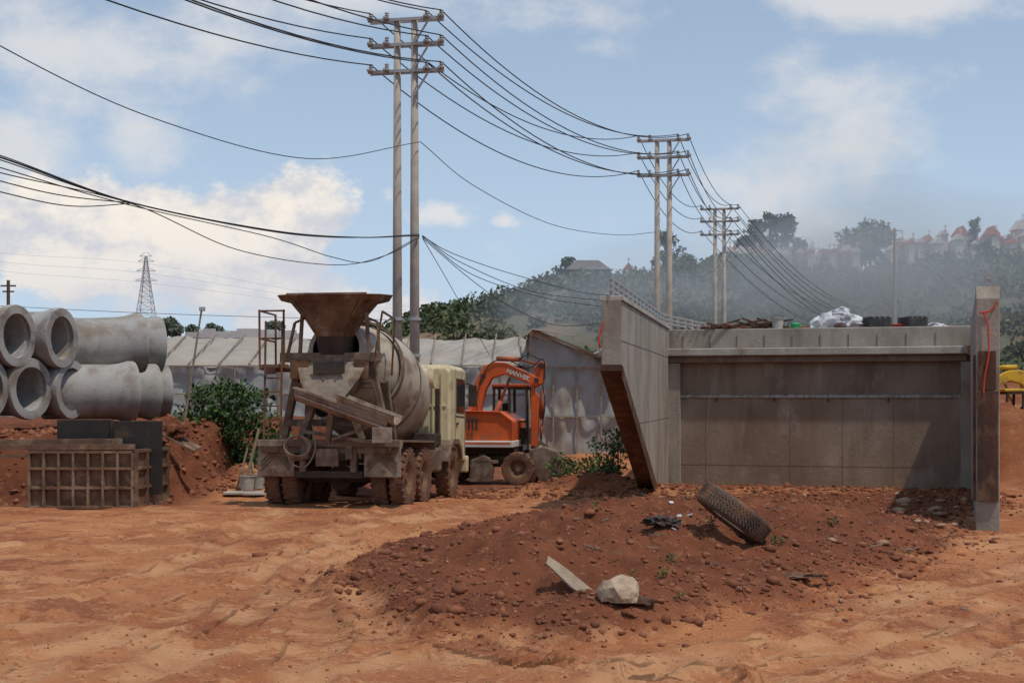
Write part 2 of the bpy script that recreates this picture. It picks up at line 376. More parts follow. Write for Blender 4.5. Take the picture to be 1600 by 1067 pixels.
st=[hit(u,v) for u,v in [(1240,773),(1455,800),(1470,805),(1485,812),(1380,850),(1415,775),(1440,780),(1410,800),(1300,845),(1490,822)]+[(random.uniform(1400,1510),random.uniform(780,825)) for _ in range(14)]]
scatter('rubble_stones',np.array([tuple(p+Vector((0,0,.01))) for p in st]),np.array([.05+.12*random.random()**2 for _ in st]),'rubble',.5)
# ---------------------------------------------------------------- abutment
ab=empty('bridge_abutment')
A=Vector((3.62,32.8,0));Bc=Vector((9.96,30.9,0));w=(Bc-A);Wl=w.length;wd=w.normalized();back=Vector((-wd.y,wd.x,0))
def frame(o,ex,name,par):
    e=empty(name,o);ex=ex.normalized();e.rotation_euler=(0,0,math.atan2(ex.y,ex.x));e.parent=par;return e
mf=frame(A,wd,'main_wall',ab)
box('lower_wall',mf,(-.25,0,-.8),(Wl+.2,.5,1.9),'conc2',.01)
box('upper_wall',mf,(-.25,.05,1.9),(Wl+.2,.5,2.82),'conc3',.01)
box('bearing_ledge',mf,(-.05,-.30,2.83),(Wl-.05,.5,3.0),'concl',.02)
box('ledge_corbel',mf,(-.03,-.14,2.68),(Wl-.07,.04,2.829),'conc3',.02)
box('back_wall',mf,(-.25,.08,3.0),(Wl+.2,.42,3.45),'conc',.02)
boxes('back_wall_joints',mf,[((i*.62+.3,.065,3.02),(i*.62+.32,.08,3.3)) for i in range(10)],'joint')
V=[];Fc=[];n=160
for i in range(n+1):
    x=Wl*i/n;h=.012+.035*random.random();q=.012+.04*random.random()
    V+=[(x,-q,1.9-h*.5),(x,-q,1.9+h*.5),(x,.05,1.9+h+.015),(x,.05,1.9-h-.015)]
for i in range(n):
    for j in range(3):Fc.append((4*i+j,4*i+4+j,4*i+5+j,4*i+1+j))
mesh('cold_joint_lip',V,Fc,'concl',mf)
boxes('form_marks',mf,[((x,-.005,-.3),(x+.012,0,1.88)) for x in (.85,2.75,3.9,5.0)]+[((x,.045,1.95),(x+.012,.05,2.68)) for x in(1.2,3.6,6.0)]+[((.28,-.004,.35),(Wl-.2,0,.358))],'joint')
boxes('corner_pilasters',mf,[((-.02,-.14,-.6),(.28,.0,2.67)),((Wl-.2,-.1,-.6),(Wl+.05,0,2.67))],'conc',.01)
cyls('drain_stubs',mf,[((x,-.05,1.83),(x,.02,1.83),.03,.03) for x in (1.1,2.4,3.6,4.9)],'board',8)
NI=Vector((1.76,22.9,0));ld=(A-NI);Ll=ld.length
lf=frame(NI,ld,'left_wing_wall',ab)
prism('wing_panel',lf,[(0,2.37),(6.5,.05),(7.2,-.5),(Ll+.3,-.5),(Ll+.3,3.45),(0,3.45)],0,.32,'conc',.01)
prism('soffit_board',lf,[(-.06,2.42),(6.4,.06),(6.4,-.02),(-.06,2.32)],-.012,.335,'board',.0)
prism('soffit_face_board',lf,[(-.05,2.40),(6.6,.06),(6.6,-.3),(6.2,-.1),(-.05,2.18)],-.03,-.013,'board',.0)
box('wing_coping',lf,(0,-.03,3.45),(Ll,.36,3.53),'concl',.01)
boxes('wing_form_marks',lf,[((x,-.004,max(0.0,2.37-x*.36)),(x+.014,0,3.44)) for x in(2.4,4.8,7.2,9.2)]+[((0.0,-.0045,2.8),(Ll,0,2.812)),((2.7,-.0045,1.42),(Ll,0,1.43))],'joint')
L=[];
for i in range(14):
    x=.05+i*.78; L.append(((x,.16,3.53),(x,.16,3.80),.06))
for z in(3.62,3.71,3.81):L.append(((-.05,.16,z),(Ll+.1,.16,z),.035))
beams('steel_parapet',lf,L,'galv')
q0=A+Vector((-.15,.15,0));q1=Vector((6.9,42,0));L=[]
for i in range(14):
    p=q0.lerp(q1,i/13);L.append((p+Vector((0,0,3.3)),p+Vector((0,0,3.8)),.06))
for z in(3.62,3.71,3.81):L.append((q0+Vector((0,0,z)),q1+Vector((0,0,z)),.035))
e=empty('approach_guard_rail');beams('rails',e,L,'galv')
NR=Vector((6.61,20.26,0));rd=(Bc-NR);Rl=rd.length
rf=frame(NR,rd,'right_wing_wall',ab)
prism('wing_panel',rf,[(0,-.5),(Rl,-.5),(Rl,3.42),(.9,3.42),(.7,3.48),(.12,3.48),(0,3.3)],-.32,0,'conc',.01)
box('end_board_upper',rf,(-.035,-.27,2.0),(-.003,-.03,2.55),'board',.004)
box('end_board',rf,(-.06,-.30,.42),(-.003,-.02,1.98),'board',.004)
box('side_board',rf,(-.0,.004,.42),(.25,.04,2.5),'board',.004)
beams('anchor_bars',rf,[((.15,-.12,3.45),(.15,-.12,3.72),.035),((.25,-.2,3.45),(.25,-.2,3.75),.035),((.15,-.16,3.62),(.28,-.16,3.62),.09)],'galv')
tube('red_hose',rf,[catmull([(-.03,-.1,3.1),(-.05,-.16,2.9),(-.06,-.17,2.5),(-.07,-.12,2.2),(-.07,-.1,1.95)]),catmull([(-.02,-.05,3.1),(-.03,-.2,3.12),(-.02,-.28,3.25)])],.012,'red')
tube('red_hose_left',lf,[catmull([(-.02,.3,3.1),(-.04,.33,2.95),(-.05,.36,2.8),(-.03,.33,2.72)])],.016,'red')
tube('rebar',mf,[[(0.3+i*.12,.3,3.4),(0.1+i*.16,.05-.02*i,3.5+.03*random.random())] for i in range(6)],.01,'board')
fv=[A+back*.5,Bc+back*.5,Bc+back*.5+Vector((7.5,34,0)),A+back*.5+Vector((9,36,0))]
em=[(p.x,p.y,3.4) for p in fv]+[(fv[0].x-.1,fv[0].y,-.5),(fv[1].x+.3,fv[1].y+.1,-.5),(fv[2].x+1,fv[2].y+2,-.5),(fv[3].x-5,fv[3].y+4,-.5)]
mesh('approach_embankment',em,[(0,1,2,3),(4,5,1,0),(5,6,2,1),(6,7,3,2),(7,4,0,3)],gm)
def onwall(u,d=33.2): return Vector(((u-800)/F*d,d,3.42))
def blob(name,loc,sx,sy,sz_,m,amp=.25,seed=0,sub=3,f=3):
    import bmesh
    b=bmesh.new();bmesh.ops.create_icosphere(b,subdivisions=sub,radius=1)
    for v in b.verts:
        n=fbm(np.array(v.co.x*f+seed),np.array(v.co.y*f+v.co.z*f*1.3),3,seed);v.co*=1+amp*float(n)*2
        v.co.x*=sx;v.co.y*=sy;v.co.z*=sz_
        if v.co.z<-.3*sz_:v.co.z=-.3*sz_
    me=bpy.data.meshes.new(name);b.to_mesh(me);b.free();me.materials.append(M[m]);o=bpy.data.objects.new(name,me);o.location=loc;col.objects.link(o);me.polygons.foreach_set('use_smooth',[False]*len(me.polygons));return o
tb=empty('tarp_heap',onwall(1310,32.4))
for i,(x,z,s) in enumerate([(-.35,.1,.28),(-.1,.16,.36),(.25,.14,.34),(.05,.32,.24),(.4,.08,.25)]):
    o=blob('sack',(x,.1*i%.3,z),s,s*.8,s*.7,'tarp',.35,i);o.parent=tb
def corr(name,u,d,n=7,wd_=.5):
    e=empty(name,onwall(u,d));
    for k in range(4):
        V=[];Fc=[];c=28
        for i in range(c+1):
            x=wd_*i/c-wd_/2;z=.03*math.sin(i/c*6.28*4)+.05+.06*k
            V+=[(x,-.5,z),(x,.5,z+.02),(x,.5,z+.05),(x,-.5,z+.03)]
        for i in range(c):
            for j in range(4):Fc.append((4*i+j,4*i+4+j,4*i+4+(j+1)%4,4*i+(j+1)%4))
        mesh('sheet_%d'%k,V,Fc,'grey',e)
corr('corrugated_sheets',1368,32.3);corr('corrugated_sheets',1426,32.2,wd_=.42)
def bucket(name,loc,r=.14,h=.28,m='cement'):
    e=empty(name,loc);lathe('shell',e,[(0,.0),(r*.8,0),(r,h),(r+.012,h),(r+.012,h-.02),(r*.97,h-.02),(r*.78,.02),(0,.02)],(0,0,0),(0,0,1),m,20);tube('handle',e,[[(r*math.cos(a),.02,h+r*.5*math.sin(a)) for a in np.linspace(0,3.14,10)]],.006,'dark');return e
bucket('bucket',onwall(1215,32.5));
e=empty('watering_can',onwall(1243,32.5));lathe('tank',e,[(0,0),(.1,0),(.11,.12),(.05,.16),(0,.16)],(0,0,.02),(0,0,1),'green',16);tube('spout',e,[[(.1,0,.05),(.24,0,.18)]],.015,'green');tube('grip',e,[catmull([(-.1,0,.05),(-.18,0,.12),(-.05,0,.2)])],.01,'green')
e=empty('orange_crate',onwall(1398,32.4));box('tray',e,(-.16,-.2,0),(.16,.2,.1),'red',.01);box('rim',e,(-.18,-.22,.1),(.18,.22,.13),'red',.005)
e=empty('debris_pile',onwall(1165,32.6))
beams('scraps',e,[((random.uniform(-.9,1.2),random.uniform(-.2,.3),.05),(random.uniform(-.9,1.2),random.uniform(-.2,.3),random.uniform(.05,.28)),.04) for _ in range(20)],'board')
e=empty('white_sack',onwall(1465,32.1));o=blob('sack',(0,0,.03),.25,.2,.12,'tarp',.3,9);o.parent=e
for u in (1260,1330,1490,1130):
    e=empty('rubble_heap',onwall(u,33.2));o=blob('heap',(0,0,.0),.6,.4,.13,'clod',.4,u%7);o.parent=e
# ---------------------------------------------------------------- utility poles
PX=[(-3.2,42.9),(6.7,63),(12.55,86),(25,118)]
PX0=(-15.5,10.0)
arms=[13.3,12.55,11.75]
def twin(base,zt):
    e=empty('utility_pole',(base[0],base[1],0))
    a=Vector((.98,-.2,0))
    ps=[-.27*a,.27*a]
    cyls('concrete_poles',e,[(p+Vector((0,0,-.5)),p+Vector((0,0,zt)),.17,.10) for p in ps],'pole',18,True)
    cyls('collars',e,[(p+Vector((0,0,h)),p+Vector((0,0,h+.08)),.2,.2) for p in ps for h in(2.8,3.1,4.2)],'galv',14)
    L=[];ins=[]
    for k,h in enumerate(arms):
        hh=h-arms[0]+zt-.05
        for off in(-.12,.12):
            o=Vector((.2,.98,0))*off
            L.append((a*-1.15+o+Vector((0,0,hh)),a*1.15+o+Vector((0,0,hh)),.07,.09))
        L.append((a*.27+Vector((0,-.14,hh-.75)),a*.75+Vector((0,-.14,hh)),.05))
        for s in(-1.1,-.6,.65,1.1):
            q=a*s+Vector((0,0,hh));
            for j in range(4):ins.append((q+Vector((0,0,.05+.06*j)),q+Vector((0,0,.09+.06*j)),.07,.045))
            for sg in(-1,1):
                for j in range(3):ins.append((q+Vector((sg*.05,-.15-.08*j,.02)),q+Vector((sg*.05,-.2-.08*j,.02)),.05,.04))
    beams('cross_arms',e,L,'galv');cyls('insulators',e,ins,'ins',8)
    return e
for i,p in enumerate(PX[:3]): twin(p,13.3)
twin(PX0,13.3)
def span(p,q,sag,n=24):
    p=Vector(p);q=Vector(q);return [p.lerp(q,i/n)-Vector((0,0,sag*4*(i/n)*(1-i/n))) for i in range(n+1)]
av=Vector((.98,-.2,0));ln=[]
for i in range(2):
    for h in arms:
        for s in(-1.1,.65,1.1):
            a0=Vector((*PX[i],h+.2))+av*s;b0=Vector((*PX[i+1],h+.2))+av*s;ln.append(span(a0,b0,[1.25,.9][i]+.2*random.random()))
for h in arms:
    for s in(-1.1,.65,1.1):
        ln.append(span(Vector((*PX[2],h+.2))+av*s,Vector((30,120,8+ (h-12)))+av*s,1.8))
        ln.append(span(Vector((*PX0,h+.2))+av*s,Vector((*PX[0],h+.2))+av*s,1.5+.35*random.random()))
tube('power_lines',None,ln,.019,'wire')
D0=42.7
def wp(pts,d0,d1):
    us=[p[0] for p in pts];o=[]
    for u,v in pts:
        t=(u-us[0])/(us[-1]-us[0]);o.append(P(u,v,d0+(d1-d0)*t))
    return catmull(o,12)
tl=[wp([(-200,-60),(0,72),(240,185),(480,248),(657,222)],22,D0),wp([(657,222),(740,290),(860,350),(960,367),(1025,363)],D0,63),
 wp([(-150,200),(0,243),(210,318),(430,362),(560,371),(655,366)],24,D0),wp([(-150,205),(0,250),(200,316),(400,358),(520,371),(655,369)],24,D0),
 wp([(-150,215),(0,262),(200,320),(420,370),(520,402),(580,408),(655,370)],24,D0),wp([(-150,225),(0,270),(210,320),(370,390),(520,414),(600,400),(655,372)],24,D0),
 wp([(-150,240),(0,283),(100,306),(210,318)],24,30),wp([(-150,260),(0,300),(110,322),(210,318)],24,30),
 wp([(660,368),(720,410),(830,455),(940,470)],D0,56),wp([(660,370),(740,430),(850,465),(945,480)],D0,56),wp([(660,372),(740,440),(800,480),(870,508),(950,505)],D0,58),wp([(660,372),(700,440),(765,555)],D0,52),
 wp([(660,369),(705,395),(790,425),(900,455),(950,462)],D0,56),
 wp([(0,478),(200,488),(400,495),(620,500)],60,60)]
tube('telephone_cables',None,tl,.012,'wire');
tube('cable_bundle',None,[wp([(-150,202),(0,246),(210,318),(430,361),(560,371),(655,368)],24,D0)],.018,'wire')
# ---------------------------------------------------------------- greenhouse
def plastic(name,c,c2):
    return mat(name,c,c2,1.0,.5,.4,2.2,(1,1,.5),(.3,.7),(.34,.285,.225),.5,(.5,.66))
M['plas']=plastic('plastic_film',(.50,.47,.42),(.38,.35,.31))
M['plasr']=plastic('plastic_film_roof',(.40,.355,.29),(.30,.26,.215))
M['plasw']=plastic('plastic_film_wall',(.38,.38,.36),(.26,.26,.245))
gh=empty('greenhouse',(0,52,0))
def sheet(name,par,p00,p10,p11,p01,m,nu=40,nv=10,amp=.06,fr=1.3):
    V=[];p00,p10,p11,p01=map(Vector,(p00,p10,p11,p01));nrm=(p10-p00).cross(p01-p00).normalized()
    for j in range(nv+1):
        for i in range(nu+1):
            a=i/nu;b=j/nv;p=(p00.lerp(p10,a)).lerp(p01.lerp(p11,a),b);V.append(p+nrm*float(fbm(np.array(p.x*fr),np.array(p.y*fr+p.z*1.7),3,3))*amp)
    idx=[(j*(nu+1)+i,j*(nu+1)+i+1,(j+1)*(nu+1)+i+1,(j+1)*(nu+1)+i) for j in range(nv) for i in range(nu)]
    return mesh(name,V,idx,m,par,smooth=True)
XE=.55
for k in range(3):
    y0=k*9
    sheet('roof_front_%d'%k,gh,(-26,y0,3.05),(XE,y0-1,2.95),(XE,y0+3.5,4.15),(-26,y0+4.5,4.3),'plasr',160,12,.2)
    sheet('roof_back_%d'%k,gh,(-26,y0+4.5,4.3),(XE,y0+3.5,4.15),(XE,y0+8,2.95),(-26,y0+9,3.05),'plasr',60,6,.1)
sheet('wall_front',gh,(-26,0,-.5),(XE,-1,-.5),(XE,-1,2.95),(-26,0,3.05),'plasw',220,20,.24,2.2)
L=[((x,-.08-(x+26)/26.5,-.5),(x,-.08-(x+26)/26.5,3.03),.06) for x in np.arange(-26,XE,1.6)]+[((-26,-.1,z),(XE,-1.1,z),.045) for z in(1.0,2.0,3.02)]
L+=[((x,-.1-(x+26)/26.5,3.08),(x+random.uniform(-.1,.1),4.4-(x+26)/26.5,4.34),.045) for x in np.arange(-26,XE,1.1)]
L+=[((x,-.1-(x+26)/26.5,0),(x+1.6,-.14-(x+26)/26.5,2.0),.03) for x in np.arange(-24,XE,3.2)]
beams('frame',gh,L,'wood')
g2=empty('greenhouse',(0,50.5,0))
def gable(x0,x1,xr,ze,zr,k,ze0=None):
    ze0=ze0 or ze
    sheet('gable_%d'%k,g2,(x0,0,-.5),(x1,0,-.5),(x1,0,ze),(x0,0,ze0),'plasw',60,18,.24,2.2)
    sheet('gable_upper_%d'%k,g2,(x0,-.03,ze0),(x1,-.03,ze),(xr+.05,-.03,zr),(xr-.05,-.03,zr),'plas',30,8,.1)
    sheet('roof_l_%d'%k,g2,(x0-.05,-.3,ze0),(xr,-.3,zr),(xr,25,zr),(x0-.05,25,ze0),'plasr',12,30,.1)
    sheet('roof_r_%d'%k,g2,(xr,-.3,zr),(x1+.1,-.3,ze-.05),(x1+.1,25,ze-.05),(xr,25,zr),'plas',12,30,.1)
    beams('frame_%d'%k,g2,[((x,-.14,-.5),(x,-.14,ze),.055) for x in np.linspace(x0,x1,5)]+[((x0,-.14,z),(x1,-.14,z),.045) for z in(1.2,ze)]+[((x0,-.34,ze0+.02),(xr,-.34,zr+.03),.06),((xr,-.34,zr+.03),(x1,-.34,ze),.06)],'wood')
gable(.62,4.0,.75,2.95,4.25,0,4.1);gable(4.1,7.4,4.3,3.0,4.2,1,4.0)
beams('loose_flap',g2,[((.7,-.4,4.28),(2.2,-.45,4.05),.5,.03),((2.1,-.45,4.02),(3.9,-.4,3.15),.35,.03)],'plas')
# ---------------------------------------------------------------- hill
sky_=[(560,545),(655,503),(700,484),(760,470),(830,450),(900,443),(990,446),(1080,428),(1160,416),(1300,424),(1400,408),(1500,402),(1600,392),(1800,372),(2300,340)]
hx=np.array([(u-800)/F*150 for u,v in sky_]);hz=np.array([CH+(620-v)/F*150 for u,v in sky_])
def hillz(x,y):
    foot=88-12*ss(0,60,x)
    r=np.interp(x,hx,hz)
    return -.5+(r+.5)*ss(foot,152,y)**.8+fbm(x*.08,y*.08,4,60)*1.6*ss(foot,110,y)
hxs=np.linspace(-17,150,260);hys=np.linspace(75,230,130);HX,HY=np.meshgrid(hxs,hys);HZ=hillz(HX,HY)-ss(160,230,HY)*3
ii=np.arange(HX.size).reshape(HX.shape);HF=np.stack([ii[:-1,:-1],ii[:-1,1:],ii[1:,1:],ii[1:,:-1]],-1).reshape(-1,4)
M['hill']=mat('hill_soil',(.13,.12,.07),(.085,.09,.048),.15,.95,.5,1.0,c3=(.22,.14,.09),c3s=.05,c3r=(.56,.64))
setmesh('hill',np.stack([HX,HY,HZ],-1).reshape(-1,3),HF,'hill',True)
n=3000;bx=rng.uniform(-16,75,n);by=rng.uniform(88,153,n);hzv=hillz(bx,by);k=(fbm(bx*.06,by*.06,3,90)>-.16)&(hzv>.5);bx,by,hzv=bx[k],by[k],hzv[k]
br=rng.uniform(.5,1.7,len(bx))
leaves('hillside_bushes',clumps(np.stack([bx,by,hzv+.2*br],1),br,40,.8),.25,'leafh')
dx=np.linspace(-420,60,80);dz=22+5*fbm(dx*.012,dx*0,3,12)+8*ss(60,-300,dx)
V=[(x,600,-2) for x in dx]+[(x,620,z) for x,z in zip(dx,dz)]+[(x,760,z-4) for x,z in zip(dx,dz)];n=len(dx)
M['far']=mat('distant_ridge',(.25,.28,.28),(.30,.32,.31),.02,1)  # distance haze is painted into the ridge colour
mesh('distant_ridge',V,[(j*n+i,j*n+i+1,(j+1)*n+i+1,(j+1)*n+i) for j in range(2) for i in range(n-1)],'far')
M['leaff']=mat('foliage_far',(.12,.155,.115),(.16,.19,.14),.05,.9,island=.3)  # leaf colour paled to stand in for distance haze
pts=[];rs=[]
for u,v,r in [(235,510,4.5),(250,514,5),(265,508,4.2),(272,515,4),(300,516,3),(340,518,3),(430,512,4),(330,513,2.5),(120,517,3),(90,520,3),(570,505,3),(60,517,3)]:
    pts.append(P(u,v,597));rs.append(r)
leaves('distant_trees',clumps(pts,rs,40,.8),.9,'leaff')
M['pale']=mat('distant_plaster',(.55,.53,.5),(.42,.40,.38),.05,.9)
L=[]
for i in range(20):
    p=P(random.uniform(290,450),random.uniform(518,525),590-i*1.3);q=random.uniform(4,9);L.append(((p.x,p.y,p.z-3-i*.05),(p.x+q,p.y+.9,p.z+random.uniform(.3,1.6))))
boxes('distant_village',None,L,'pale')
py=empty('power_pylon',P(228,512,590));H=29.5;L=[]
def wdt(h): return 3.6*(1-h/H)**1.15+.45 if h<H else .3
lv=[0,4,7.5,10.5,13,15.2,17.2,19,20.8,22.6,24.4,26.2,28,29.5]
for a_,b_ in zip(lv[:-1],lv[1:]):
    wa,wb=wdt(a_),wdt(b_);ca=[(-wa,-wa),(wa,-wa),(wa,wa),(-wa,wa)];cb=[(-wb,-wb),(wb,-wb),(wb,wb),(-wb,wb)]
    for i in range(4):
        j=(i+1)%4;L+=[((*ca[i],a_),(*cb[i],b_),.22),((*ca[i],a_),(*cb[j],b_),.12),((*ca[j],a_),(*cb[i],b_),.12),((*cb[i],b_),(*cb[j],b_),.12)]
for h,l in((19.5,4.5),(23.5,4),(27.5,3.3),(29.6,2.5)):
    for s in(-1,1):L+=[((0,0,h),(s*l,0,h),.25),((s*l,0,h),(s*.4,0,h+1.5),.18)]
M['pyl']=mat('pylon_steel',(.34,.35,.37),(.4,.41,.42),.1,.6)
beams('lattice',py,L,'pyl')
tube('far_lines',None,[catmull([P(-200,360+k*14,560),P(0,395+k*14,575),P(228,412+k*15,590),P(500,460+k*8,640),P(800,500+k*4,700)]) for k in range(3)],.045,'pyl')
def tree(name,base,h,cr,m='leafh',con=False,leaf=.22,nc=16,per=70,th=.35):
    e=empty(name,base);L=[((0,0,-1),(0,0,h*.75),th*.5,th*.2)];cs=[];rs=[]
    for i in range(nc):
        if con:
            t=random.uniform(.2,1);z=h*t;r=cr*(1.05-t*.75)*random.uniform(.3,1);rad=cr*.26
        else:
            t=random.uniform(.3,.95);z=h*t;r=cr*math.sin(min(1,(1.02-t)/.6)*1.57)*random.uniform(.1,.95);rad=cr*random.uniform(.22,.42)
        an=random.uniform(0,6.28);c=Vector((r*math.cos(an),r*math.sin(an),z));cs.append(c);rs.append(rad)
        L.append(((0,0,max(.2*h,z*.75-.2)),tuple(c*.95),th*.14,th*.05))
    cyls('trunk',e,L,'trunk',7);leaves('crown',clumps(cs,rs,per,.75),leaf,m,e)
    return e
def ht(u,v,d=150): return P(u,v,d)
tree('broadleaf_tree',ht(886,453,148),3.2,1.8,nc=26,per=90)
tree('broadleaf_tree',ht(862,458,146),1.8,1.2,nc=14)
tree('broadleaf_tree',ht(1040,440,148),5.2,2.1,'leafp',nc=30,leaf=.18)
tree('broadleaf_tree',ht(1072,445,146),2.9,2.2,nc=22)
for u,v,h,c in[(1180,420,4.8,1.9),(1203,420,5.8,2.3),(1230,420,5.4,2.2),(1162,422,3.4,1.6),(1250,422,3.2,1.5)]:
    tree('pine_tree',ht(u,v,147),h,c,'leafp',True,.2,40,100)
tree('broadleaf_tree',ht(1360,422,147),5.0,3.3,nc=34)
tree('broadleaf_tree',ht(1335,423,147),3.0,2.0,nc=18)
tree('pine_tree',ht(1524,412,141),4.4,1.6,'leafp',True,.2,30,90)
for u,v in((1440,415),(1480,416),(1290,424),(1560,408),(1130,425),(1000,448)):
    tree('broadleaf_tree',ht(u,v,145.5),random.uniform(1.4,2.2),random.uniform(1.3,2.0),nc=14)
ht_=empty('hillside_hut',P(918,441,145));ht_.scale=(1.15,1.15,1.15)
beams('posts',ht_,[((x,y,-1.0),(x,y,1.2),.14) for x in(-1.5,0,1.5) for y in(-1,1)],'trunk');box('wall',ht_,(-1.5,-.4,-.8),(.6,.9,.7),'roof',0)
mesh('roof',[(-2,-1.6,1.0),(2,-1.6,1.0),(2,1.6,1.0),(-2,1.6,1.0),(-1,0,1.95),(1,0,1.95)],[(0,1,5,4),(1,2,5),(2,3,4,5),(3,0,4),(0,3,2,1)],'roof',ht_)
tv=[];cem=empty('hillside_cemetery',(0,0,0))
def tomb(u,v,d,w_,h_):
    p=P(u,v,d);tv.append(((p.x-w_/2,p.y-.8,p.z-1.5),(p.x+w_/2,p.y+.8,p.z+h_)));z=p.z+h_;k=w_/2+.12
    mm='tombr' if random.random()<.45 else 'tomb'
    mesh('tomb_roof',[(p.x-k,p.y-1,z),(p.x+k,p.y-1,z),(p.x+k,p.y+1,z),(p.x-k,p.y+1,z),(p.x,p.y-1,z+w_*.8),(p.x,p.y+1,z+w_*.8)],[(0,1,4),(1,2,5,4),(2,3,5),(3,0,4,5),(0,3,2,1)],mm,cem)
    if random.random()>.35:beams('tomb_finial',cem,[((p.x,p.y-1,z+w_*.6),(p.x,p.y-1,z+w_*.8+.5),.08),((p.x-.18,p.y-1,z+w_*.8+.3),(p.x+.18,p.y-1,z+w_*.8+.3),.07)],'tomb')
for i in range(28): tomb(1140+i*7.2+random.uniform(-3,3),406+random.uniform(-5,4),random.uniform(141,147),random.uniform(.45,.85),random.uniform(.2,.9))
for i in range(30): tomb(1395+i*8+random.uniform(-5,5),394-i*.4+random.uniform(-6,8),random.uniform(140,148),random.uniform(.4,.85),random.uniform(.3,1.2))
for i in range(9): tomb(955+i*8,440+random.uniform(-3,3),145,random.uniform(.4,.8),random.uniform(.2,.7))
tomb(1500,388,142,1.2,1.2);tomb(1593,382,142,1.3,1.4);tomb(1548,385,142,1.1,1.1);tomb(981,438,145,.8,1.1)
boxes('tomb_bodies',cem,tv,'tomb')
e=empty('concrete_mast',P(1398,500,110));cyls('shaft',e,[((0,0,-3),(0,0,7.1),.16,.1)],'pole',10);beams('arms',e,[((-.6,0,h),(.6,0,h),.08) for h in(6.9,6.2)],'galv')
e=empty('steel_mast',P(1415,490,115));beams('lattice',e,[((s*.3,0,-2),(s*.08,0,3.2),.06) for s in(-1,1)]+[((-.3+.05*i,0,i*.6-1),(.3-.05*i,0,i*.6-.4),.04) for i in range(6)]+[((-.9,0,h),(.9,0,h),.06) for h in(3,2.4)],'galv')
# smoke drifting over the hill: overlapping lumpy puffs of uniform scattering volume
def smoke():
    import bmesh
    def vm(nm,den):
        m=bpy.data.materials.new(nm);m.use_nodes=True;nt=m.node_tree;N=nt.nodes;L=nt.links;N.clear()
        out=N.new('ShaderNodeOutputMaterial');v=N.new('ShaderNodeVolumeScatter');L.new(v.outputs[0],out.inputs['Volume']);v.inputs['Color'].default_value=(.88,.93,1,1);v.inputs['Density'].default_value=den;v.inputs['Anisotropy'].default_value=.1
        m.cycles.homogeneous_volume=True;return m
    ms=[vm('smoke_thin',.013),vm('smoke_thick',.024)]
    e=empty('smoke_plume')
    for i,(u,vv,d_,rx,ry,rz,k) in enumerate([(1480,485,112,30,15,8,0),(1190,480,118,20,12,7,0),(1400,440,116,13,9,9,1),(1330,360,118,9,7,11,0),(940,480,122,14,9,4,0),(1320,465,110,12,8,5,1)]):
        bb_=bmesh.new();bmesh.ops.create_icosphere(bb_,subdivisions=3,radius=1)
        c=P(u,vv,d_)
        for q in bb_.verts:
            n=1+.5*float(fbm(np.array(q.co.x*1.3+i*3),np.array(q.co.y*1.3+q.co.z*1.7),2,i));q.co=Vector((q.co.x*rx*n,q.co.y*ry*n,q.co.z*rz*n))
        me=bpy.data.meshes.new('puff');bb_.to_mesh(me);bb_.free();me.materials.append(ms[k]);o=bpy.data.objects.new('puff',me);o.location=c;col.objects.link(o);o.parent=e
smoke()
# ---------------------------------------------------------------- wheel
def wheel(par,c,r,w_,rimr=.55,m='tyre',name='wheel',side=1,lug=24):
    e=empty(name,c);e.parent=par
    prof=[(r*rimr,-w_*.42),(r*.78,-w_*.5),(r*.93,-w_*.47),(r*.985,-w_*.36),(r,0),(r*.985,w_*.36),(r*.93,w_*.47),(r*.78,w_*.5),(r*rimr,w_*.42)]
    lathe('tyre',e,prof,(0,0,0),(1,0,0),m,44)
    V=[];Fc=[]
    for i in range(lug*2):
        a=2*math.pi*i/(lug*2);s=1 if i%2 else -1
        x0,x1=(0.02*w_,.5*w_) if s>0 else(-.5*w_,-.02*w_)
        k=len(V)
        for (rr_,da) in((r*.93,.035),(r*1.02,.028)):
            for x,aa in((x0,a-da),(x1,a-da*.6+.03*s),(x1,a+da*1.4+.03*s),(x0,a+da)):
                V.append((x,rr_*math.cos(aa),rr_*math.sin(aa)))
        Fc+=[tuple(q+k for q in f) for f in BF]
    mesh('lugs',V,Fc,m,e)
    lathe('rim',e,[(0,side*w_*.28),(r*.16,side*w_*.3),(r*.18,side*w_*.16),(r*.36,side*w_*.1),(r*.46,side*w_*.3),(r*rimr,side*w_*.42),(r*rimr,-side*w_*.3),(0,-side*w_*.3)],(0,0,0),(1,0,0),'rim',28)
    cyls('nuts',e,[((side*w_*.1,r*.3*math.cos(a),r*.3*math.sin(a)),(side*w_*.17,r*.3*math.cos(a),r*.3*math.sin(a)),.02,.02) for a in np.linspace(0,6.28,9)[:-1]],'rim',6)
    return e
# ---------------------------------------------------------------- truck
yaw=math.radians(9.5)
T=empty('concrete_mixer_truck',(-3.02,25.1,float(gz(-3,25.1,False))),(math.radians(-2.0),0,-yaw))
for s in(-1,1):
    for y in(0,1.22):
        for x in(.80,1.12):
            wheel(T,(s*x,y,.5),.52,.27,side=s)
    wheel(T,(s*1.05,4.0,.5),.52,.28,side=s)
boxes('chassis',T,[((-.45,-.9,.82),(-.33,5.4,1.06)),((.33,-.9,.82),(.45,5.4,1.06)),((-1.2,-.8,.92),(1.2,-.68,1.04)),((-.33,.5,.8),(.33,.7,1.0)),((-.33,2.6,.8),(.33,2.8,1.0))],'dirty',.01)
cyls('axles',T,[((-1.0,y,.5),(1.0,y,.5),.1,.1) for y in(0,1.22,4.0)]+[((0,-.05,.5),(0,.3,.52),.22,.18),((0,1.1,.5),(0,1.5,.52),.22,.18),((0,1.4,.55),(0,3.5,.8),.06,.06)],'dark',14)
